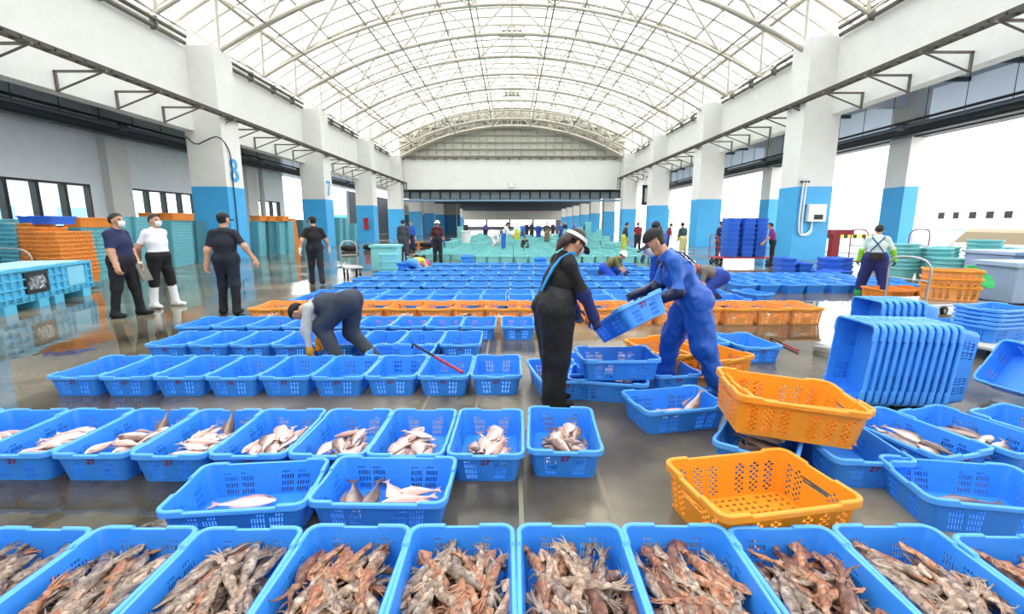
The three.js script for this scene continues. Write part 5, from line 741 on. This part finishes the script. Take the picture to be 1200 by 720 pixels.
// ---------------------------------------------------------------- carts, bin, tools
{
  // bulk bin at the left: a ribbed wall box on feet with two flat panels on its long side
  const b = thing('bulk_bin', 'large light blue ribbed bulk bin with a printed panel on its side', 'bin', P3(-8.78, 8.75), Math.atan2(0.66, 2.29) * 0 + 16.6 * D);
  const Lb = 2.75, Hb = 0.74, Wb = 1.15, wall = [];                     // long axis z, visible face at +x
  put('shell', join([spanG(-0.05, 0, 0.16, Hb, -Lb / 2, Lb / 2), spanG(-Wb, -Wb + 0.05, 0.16, Hb, -Lb / 2, Lb / 2), spanG(-Wb, 0, 0.16, Hb, -Lb / 2, -Lb / 2 + 0.05), spanG(-Wb, 0, 0.16, Hb, Lb / 2 - 0.05, Lb / 2), spanG(-Wb, 0, 0.14, 0.2, -Lb / 2, Lb / 2)]), M.bin, b);
  put('rim', join([spanG(-0.06, 0.05, Hb - 0.05, Hb, -Lb / 2 - 0.03, Lb / 2 + 0.03), spanG(-Wb - 0.05, -Wb + 0.06, Hb - 0.05, Hb, -Lb / 2 - 0.03, Lb / 2 + 0.03), spanG(-Wb, 0, Hb - 0.05, Hb, -Lb / 2 - 0.03, -Lb / 2 + 0.06), spanG(-Wb, 0, Hb - 0.05, Hb, Lb / 2 - 0.06, Lb / 2 + 0.03)]), M.bin, b);
  put('lid', spanG(-Wb + 0.05, -0.05, Hb - 0.03, Hb + 0.01, -Lb / 2 + 0.05, Lb / 2 - 0.05), std(0xa9dcea, 0.5), b);
  for (let k = 0; k <= 14; k++) { const z = lerp(-Lb / 2, Lb / 2, k / 14); const inPanel = [[-0.85, 0.3], [0.35, 0.3]].some(([c, h]) => Math.abs(z - c) < h - 0.02); put('rib', inPanel ? spanG(0, 0.04, 0.16, 0.26, z - 0.015, z + 0.015) : spanG(0, 0.04, 0.16, Hb - 0.05, z - 0.015, z + 0.015), M.bin, b); }
  for (const y of [0.26, 0.4, 0.55]) for (const [z0, z1] of [[-Lb / 2, -1.15], [-0.55, 0.05], [0.65, Lb / 2]]) put('cross_rib', spanG(0, 0.035, y - 0.012, y + 0.012, z0, z1), M.bin, b);
  put('flat_panel', spanG(0, 0.03, 0.28, 0.66, -1.13, -0.57), std(0x7ecbe6, 0.5), b);
  const pr = document.createElement('canvas'); pr.width = 256; pr.height = 192; const x = pr.getContext('2d'); x.fillStyle = '#1c2228'; x.fillRect(0, 0, 256, 192); const q = seeded(5); for (let k = 0; k < 90; k++) { const g = 60 + q() * 150 | 0; x.fillStyle = `rgb(${g},${g + 6},${g + 12})`; x.beginPath(); x.ellipse(40 + q() * 176, 50 + q() * 100, 6 + q() * 24, 4 + q() * 12, q() * 3, 0, 7); x.fill(); }
  const tx = new THREE.CanvasTexture(pr); tx.colorSpace = THREE.SRGBColorSpace;
  const pg = new THREE.PlaneGeometry(0.6, 0.38).rotateY(Math.PI / 2).translate(0.036, 0.47, 0.35); put('panel_backing', spanG(0, 0.034, 0.28, 0.66, 0.05, 0.65), M.dark, b); tag(put('printed_panel', pg, new THREE.MeshStandardMaterial({ map: tx, roughness: 0.5 }), b), 'dark printed photo panel', null);
  for (const z of [-1.28, -0.35, 0.1, 0.95]) put('foot', spanG(-Wb, 0.02, 0, 0.17, z, z + 0.28), M.bin, b);
}
function cart(name, label, pos, turn, w, l, m, deckY, handleH, ends) {
  const c = thing(name, label, 'cart', pos, turn);
  put('deck', new RoundedBoxGeometry(w, 0.05, l, 1, 0.015).translate(0, deckY, 0), m, c);
  for (const x of [-1, 1]) for (const z of [-1, 1]) { const wh = put('wheel', new THREE.CylinderGeometry(0.075, 0.075, 0.04, 16).rotateZ(Math.PI / 2).translate(x * (w / 2 - 0.08), 0.075, z * (l / 2 - 0.12)), M.rubber, c); put('hub', new THREE.CylinderGeometry(0.03, 0.03, 0.05, 10).rotateZ(Math.PI / 2).translate(x * (w / 2 - 0.08), 0.075, z * (l / 2 - 0.12)), M.chrome, wh); put('fork', spanG(x * (w / 2 - 0.08) - 0.03, x * (w / 2 - 0.08) + 0.03, 0.1, deckY, z * (l / 2 - 0.12) - 0.02, z * (l / 2 - 0.12) + 0.02), M.steel, c); }
  for (const e of ends) { const z = e * (l / 2 - 0.03), k = w / 2 - 0.03; put('handle', tubeG([V(-k, deckY, z), V(-k, handleH * 0.5, z), V(-k, handleH - 0.12, z), V(-k + 0.1, handleH, z + e * 0.03), V(k - 0.1, handleH, z + e * 0.03), V(k, handleH - 0.12, z), V(k, handleH * 0.5, z), V(k, deckY, z)], 0.018, 7, 36), m === M.redCart ? M.redCart : M.chrome, c); put('cross_bar', barG(V(-k, handleH * 0.62, z), V(k, handleH * 0.62, z), 0.012, 6), m === M.redCart ? M.redCart : M.chrome, c); }
  return c;
}
cart('push_cart', 'steel push cart loaded with the orange crate stack', P3(7.5, 8.1), Math.PI / 2 + 0.12, 0.8, 1.35, M.chrome, 0.17, 0.92, [-1]);
cart('push_cart', 'red push cart carrying the tall blue stacks', P3(8.75, 17.6), Math.PI / 2, 0.8, 2.4, M.redCart, 0.26, 1.05, [-1]);
cart('push_cart', 'empty red push cart in front of the outer blue column', P3(12.2, 15.2), Math.PI / 2, 0.8, 2.0, M.redCart, 0.3, 1.3, [-1, 1]);
cart('push_cart', 'low cart with a grey handle under the orange stacks at the left wall', P3(-11.0, 10.9), 0.1, 1.0, 1.7, M.steel, 0.11, 0.95, [1]);
cart('push_cart', 'small steel cart near the walking man in black', P3(-4.55, 13.2), 0.5, 0.5, 0.8, M.chrome, 0.3, 1.0, [-1]);
cart('push_cart', 'flat steel cart at the right edge with a curved handle', P3(9.6, 7.3), 1.2, 0.8, 1.4, M.chrome, 0.2, 1.2, [1]);
{ const d = thing('dolly', 'low flat dolly under the short blue stack at the right', 'dolly', P3(5.8, 5.42), 0.25); put('deck', new RoundedBoxGeometry(1.1, 0.045, 0.7, 1, 0.015).translate(0, 0.135, 0), M.concrete, d); for (const x of [-0.42, 0.42]) for (const z of [-0.24, 0.24]) put('wheel', new THREE.CylinderGeometry(0.06, 0.06, 0.04, 14).rotateZ(Math.PI / 2).translate(x, 0.06, z), M.rubber, d); }
// boxes of tubs, basket, plastic bag, grey bins at the right
{
  const b = thing('green_basin', 'shallow bright green basin leaning behind the orange stack', 'basin', P3(8.7, 8.75, 0.44)); b.scale.setScalar(0.72); put('bowl', new THREE.LatheGeometry([[0, 0], [0.26, 0], [0.36, 0.2], [0.39, 0.2], [0.39, 0.21], [0.35, 0.21], [0.25, 0.012], [0, 0.012]].map(([x, y]) => new THREE.Vector2(x, y)), 28).rotateX(0.75).rotateZ(-0.3), M.green, b); put('rim', new THREE.TorusGeometry(0.385, 0.014, 6, 28).rotateX(Math.PI / 2).translate(0, 0.205, 0).rotateX(0.75).rotateZ(-0.3), M.green, b);
  const g = thing('plastic_bag', 'white plastic bag hanging from the cart handle', 'bag', P3(8.75, 7.25, 0.05)); const s = new THREE.SphereGeometry(0.17, 16, 12), p = s.attributes.position; for (let i = 0; i < p.count; i++) { const y = p.getY(i), k = 1 + 0.35 * (noise3(p.getX(i) * 14, y * 14, p.getZ(i) * 14) - 0.5); p.setXYZ(i, p.getX(i) * k * 0.9, y * 1.25 + 0.6, p.getZ(i) * k * 0.8); } s.computeVertexNormals(); put('bag', s, std(0xe9dfe2, 0.5), g); put('tail', new THREE.ConeGeometry(0.09, 0.4, 8).rotateX(Math.PI).translate(0.05, 0.28, 0), std(0xe6dadd, 0.5), g);
  const t = thing('grey_tote', 'grey plastic tote with a black label at the right edge', 'tote', P3(9.9, 9.0)); put('body', new RoundedBoxGeometry(1.1, 0.75, 0.8, 2, 0.04).translate(0, 0.4, 0), std(0x8fa3bd, 0.5), t); put('rim', spanG(-0.6, 0.6, 0.72, 0.8, -0.45, 0.45), std(0x9fb2c8, 0.5), t); put('label_plate', spanG(-0.35, 0.1, 0.5, 0.66, 0.4, 0.42), M.dark, t);
  const t2 = thing('grey_tote', 'tall pale grey tank behind the grey tote', 'tote', P3(12.35, 11.28)); put('body', new RoundedBoxGeometry(1.7, 0.82, 1.2, 2, 0.06).translate(0, 0.42, 0), std(0x9aa9c4, 0.5), t2); put('lid', spanG(-0.9, 0.9, 0.8, 0.87, -0.65, 0.65), std(0xaab8cf, 0.5), t2);
  for (const [x, Z] of [[9.2, 9.9], [10.1, 10.3]]) crate('blueLo', P3(x, Z), 0.3, 'blue crate beside the grey tote at the right', 'blue crates beside the grey tote');
}
// gaffs: black tip, red handle
function gaff(label, a, b) { const g = thing('hand_hook', label, 'hook', a); const d = V().subVectors(b, a), m = d.clone().multiplyScalar(0.45); put('shaft', barG(V(0, 0, 0), m, 0.012, 8), M.black, g); put('handle', barG(m, d, 0.014, 8), M.red, g); put('tip', tubeG([V(0, 0, 0), d.clone().multiplyScalar(-0.06), d.clone().multiplyScalar(-0.09).add(V(0, -0.05, 0))], 0.009, 6), M.black, g); }
gaff('red handled hook lying across a blue crate in the row before the bending worker', atZ(487, 405, 4.55), atZ(542, 437, 3.98)); gaff('red handled hook lying on the wet floor', at(905, 399).setY(0.02), at(935, 413).setY(0.02));
// things along the left
{ const p = thing('tyre_row', 'row of dark rubber fenders on the floor by the far left columns', 'fender', P3(-9.0, 26)); for (let k = 0; k < 6; k++) put('fender', new THREE.TorusGeometry(0.34, 0.15, 8, 18).rotateX(Math.PI / 2).translate(k * 0.85, 0.17 + (k % 2) * 0.0, -k * 1.2), M.rubber, p);
  const w = thing('white_bin', 'white plastic bin among the far teal crates', 'bin', P3(-3.1, 32)); put('body', new THREE.CylinderGeometry(0.42, 0.36, 1.0, 4, 1).rotateY(Math.PI / 4).translate(0, 0.5, 0), M.white, w); put('rim', spanG(-0.34, 0.34, 0.96, 1.04, -0.34, 0.34), M.white, w);
  const t = thing('teal_bin', 'upright pale teal bin beside the pair of blue crates', 'bin', P3(-4.0, 14.9)); put('body', new RoundedBoxGeometry(0.85, 0.8, 0.6, 2, 0.05).translate(0, 0.42, 0), M.tealPale, t); put('rim', spanG(-0.46, 0.46, 0.78, 0.86, -0.34, 0.34), M.tealPale, t);
  const s = thing('hanging_sign', 'black sign panel hanging on the right side in the far bay', 'sign', V(12.5, 5.15, -46)); put('panel', spanG(0, 0.8, -1.9, 0, 0, 0.12), M.dark, s); put('face', spanG(0.25, 0.55, -1.6, -0.3, 0.12, 0.13), M.concrete, s); for (const x of [0.2, 0.6]) put('hanger', barG(V(x, 0, 0.06), V(x + 0.3, 1.0, 0.06), 0.02, 5), M.dark, s);
  for (let k = 0; k < 5; k++) crate('orangeLo', P3(-7.2 + 0.62 * k, 33), 0, ORD[k] + ' orange crate in the low far row by the grey partition', 'far orange crates');
}
scene.traverse((o) => { if (o.isMesh) { o.castShadow = true; o.receiveShadow = true; } });
renderer.render(scene, camera);
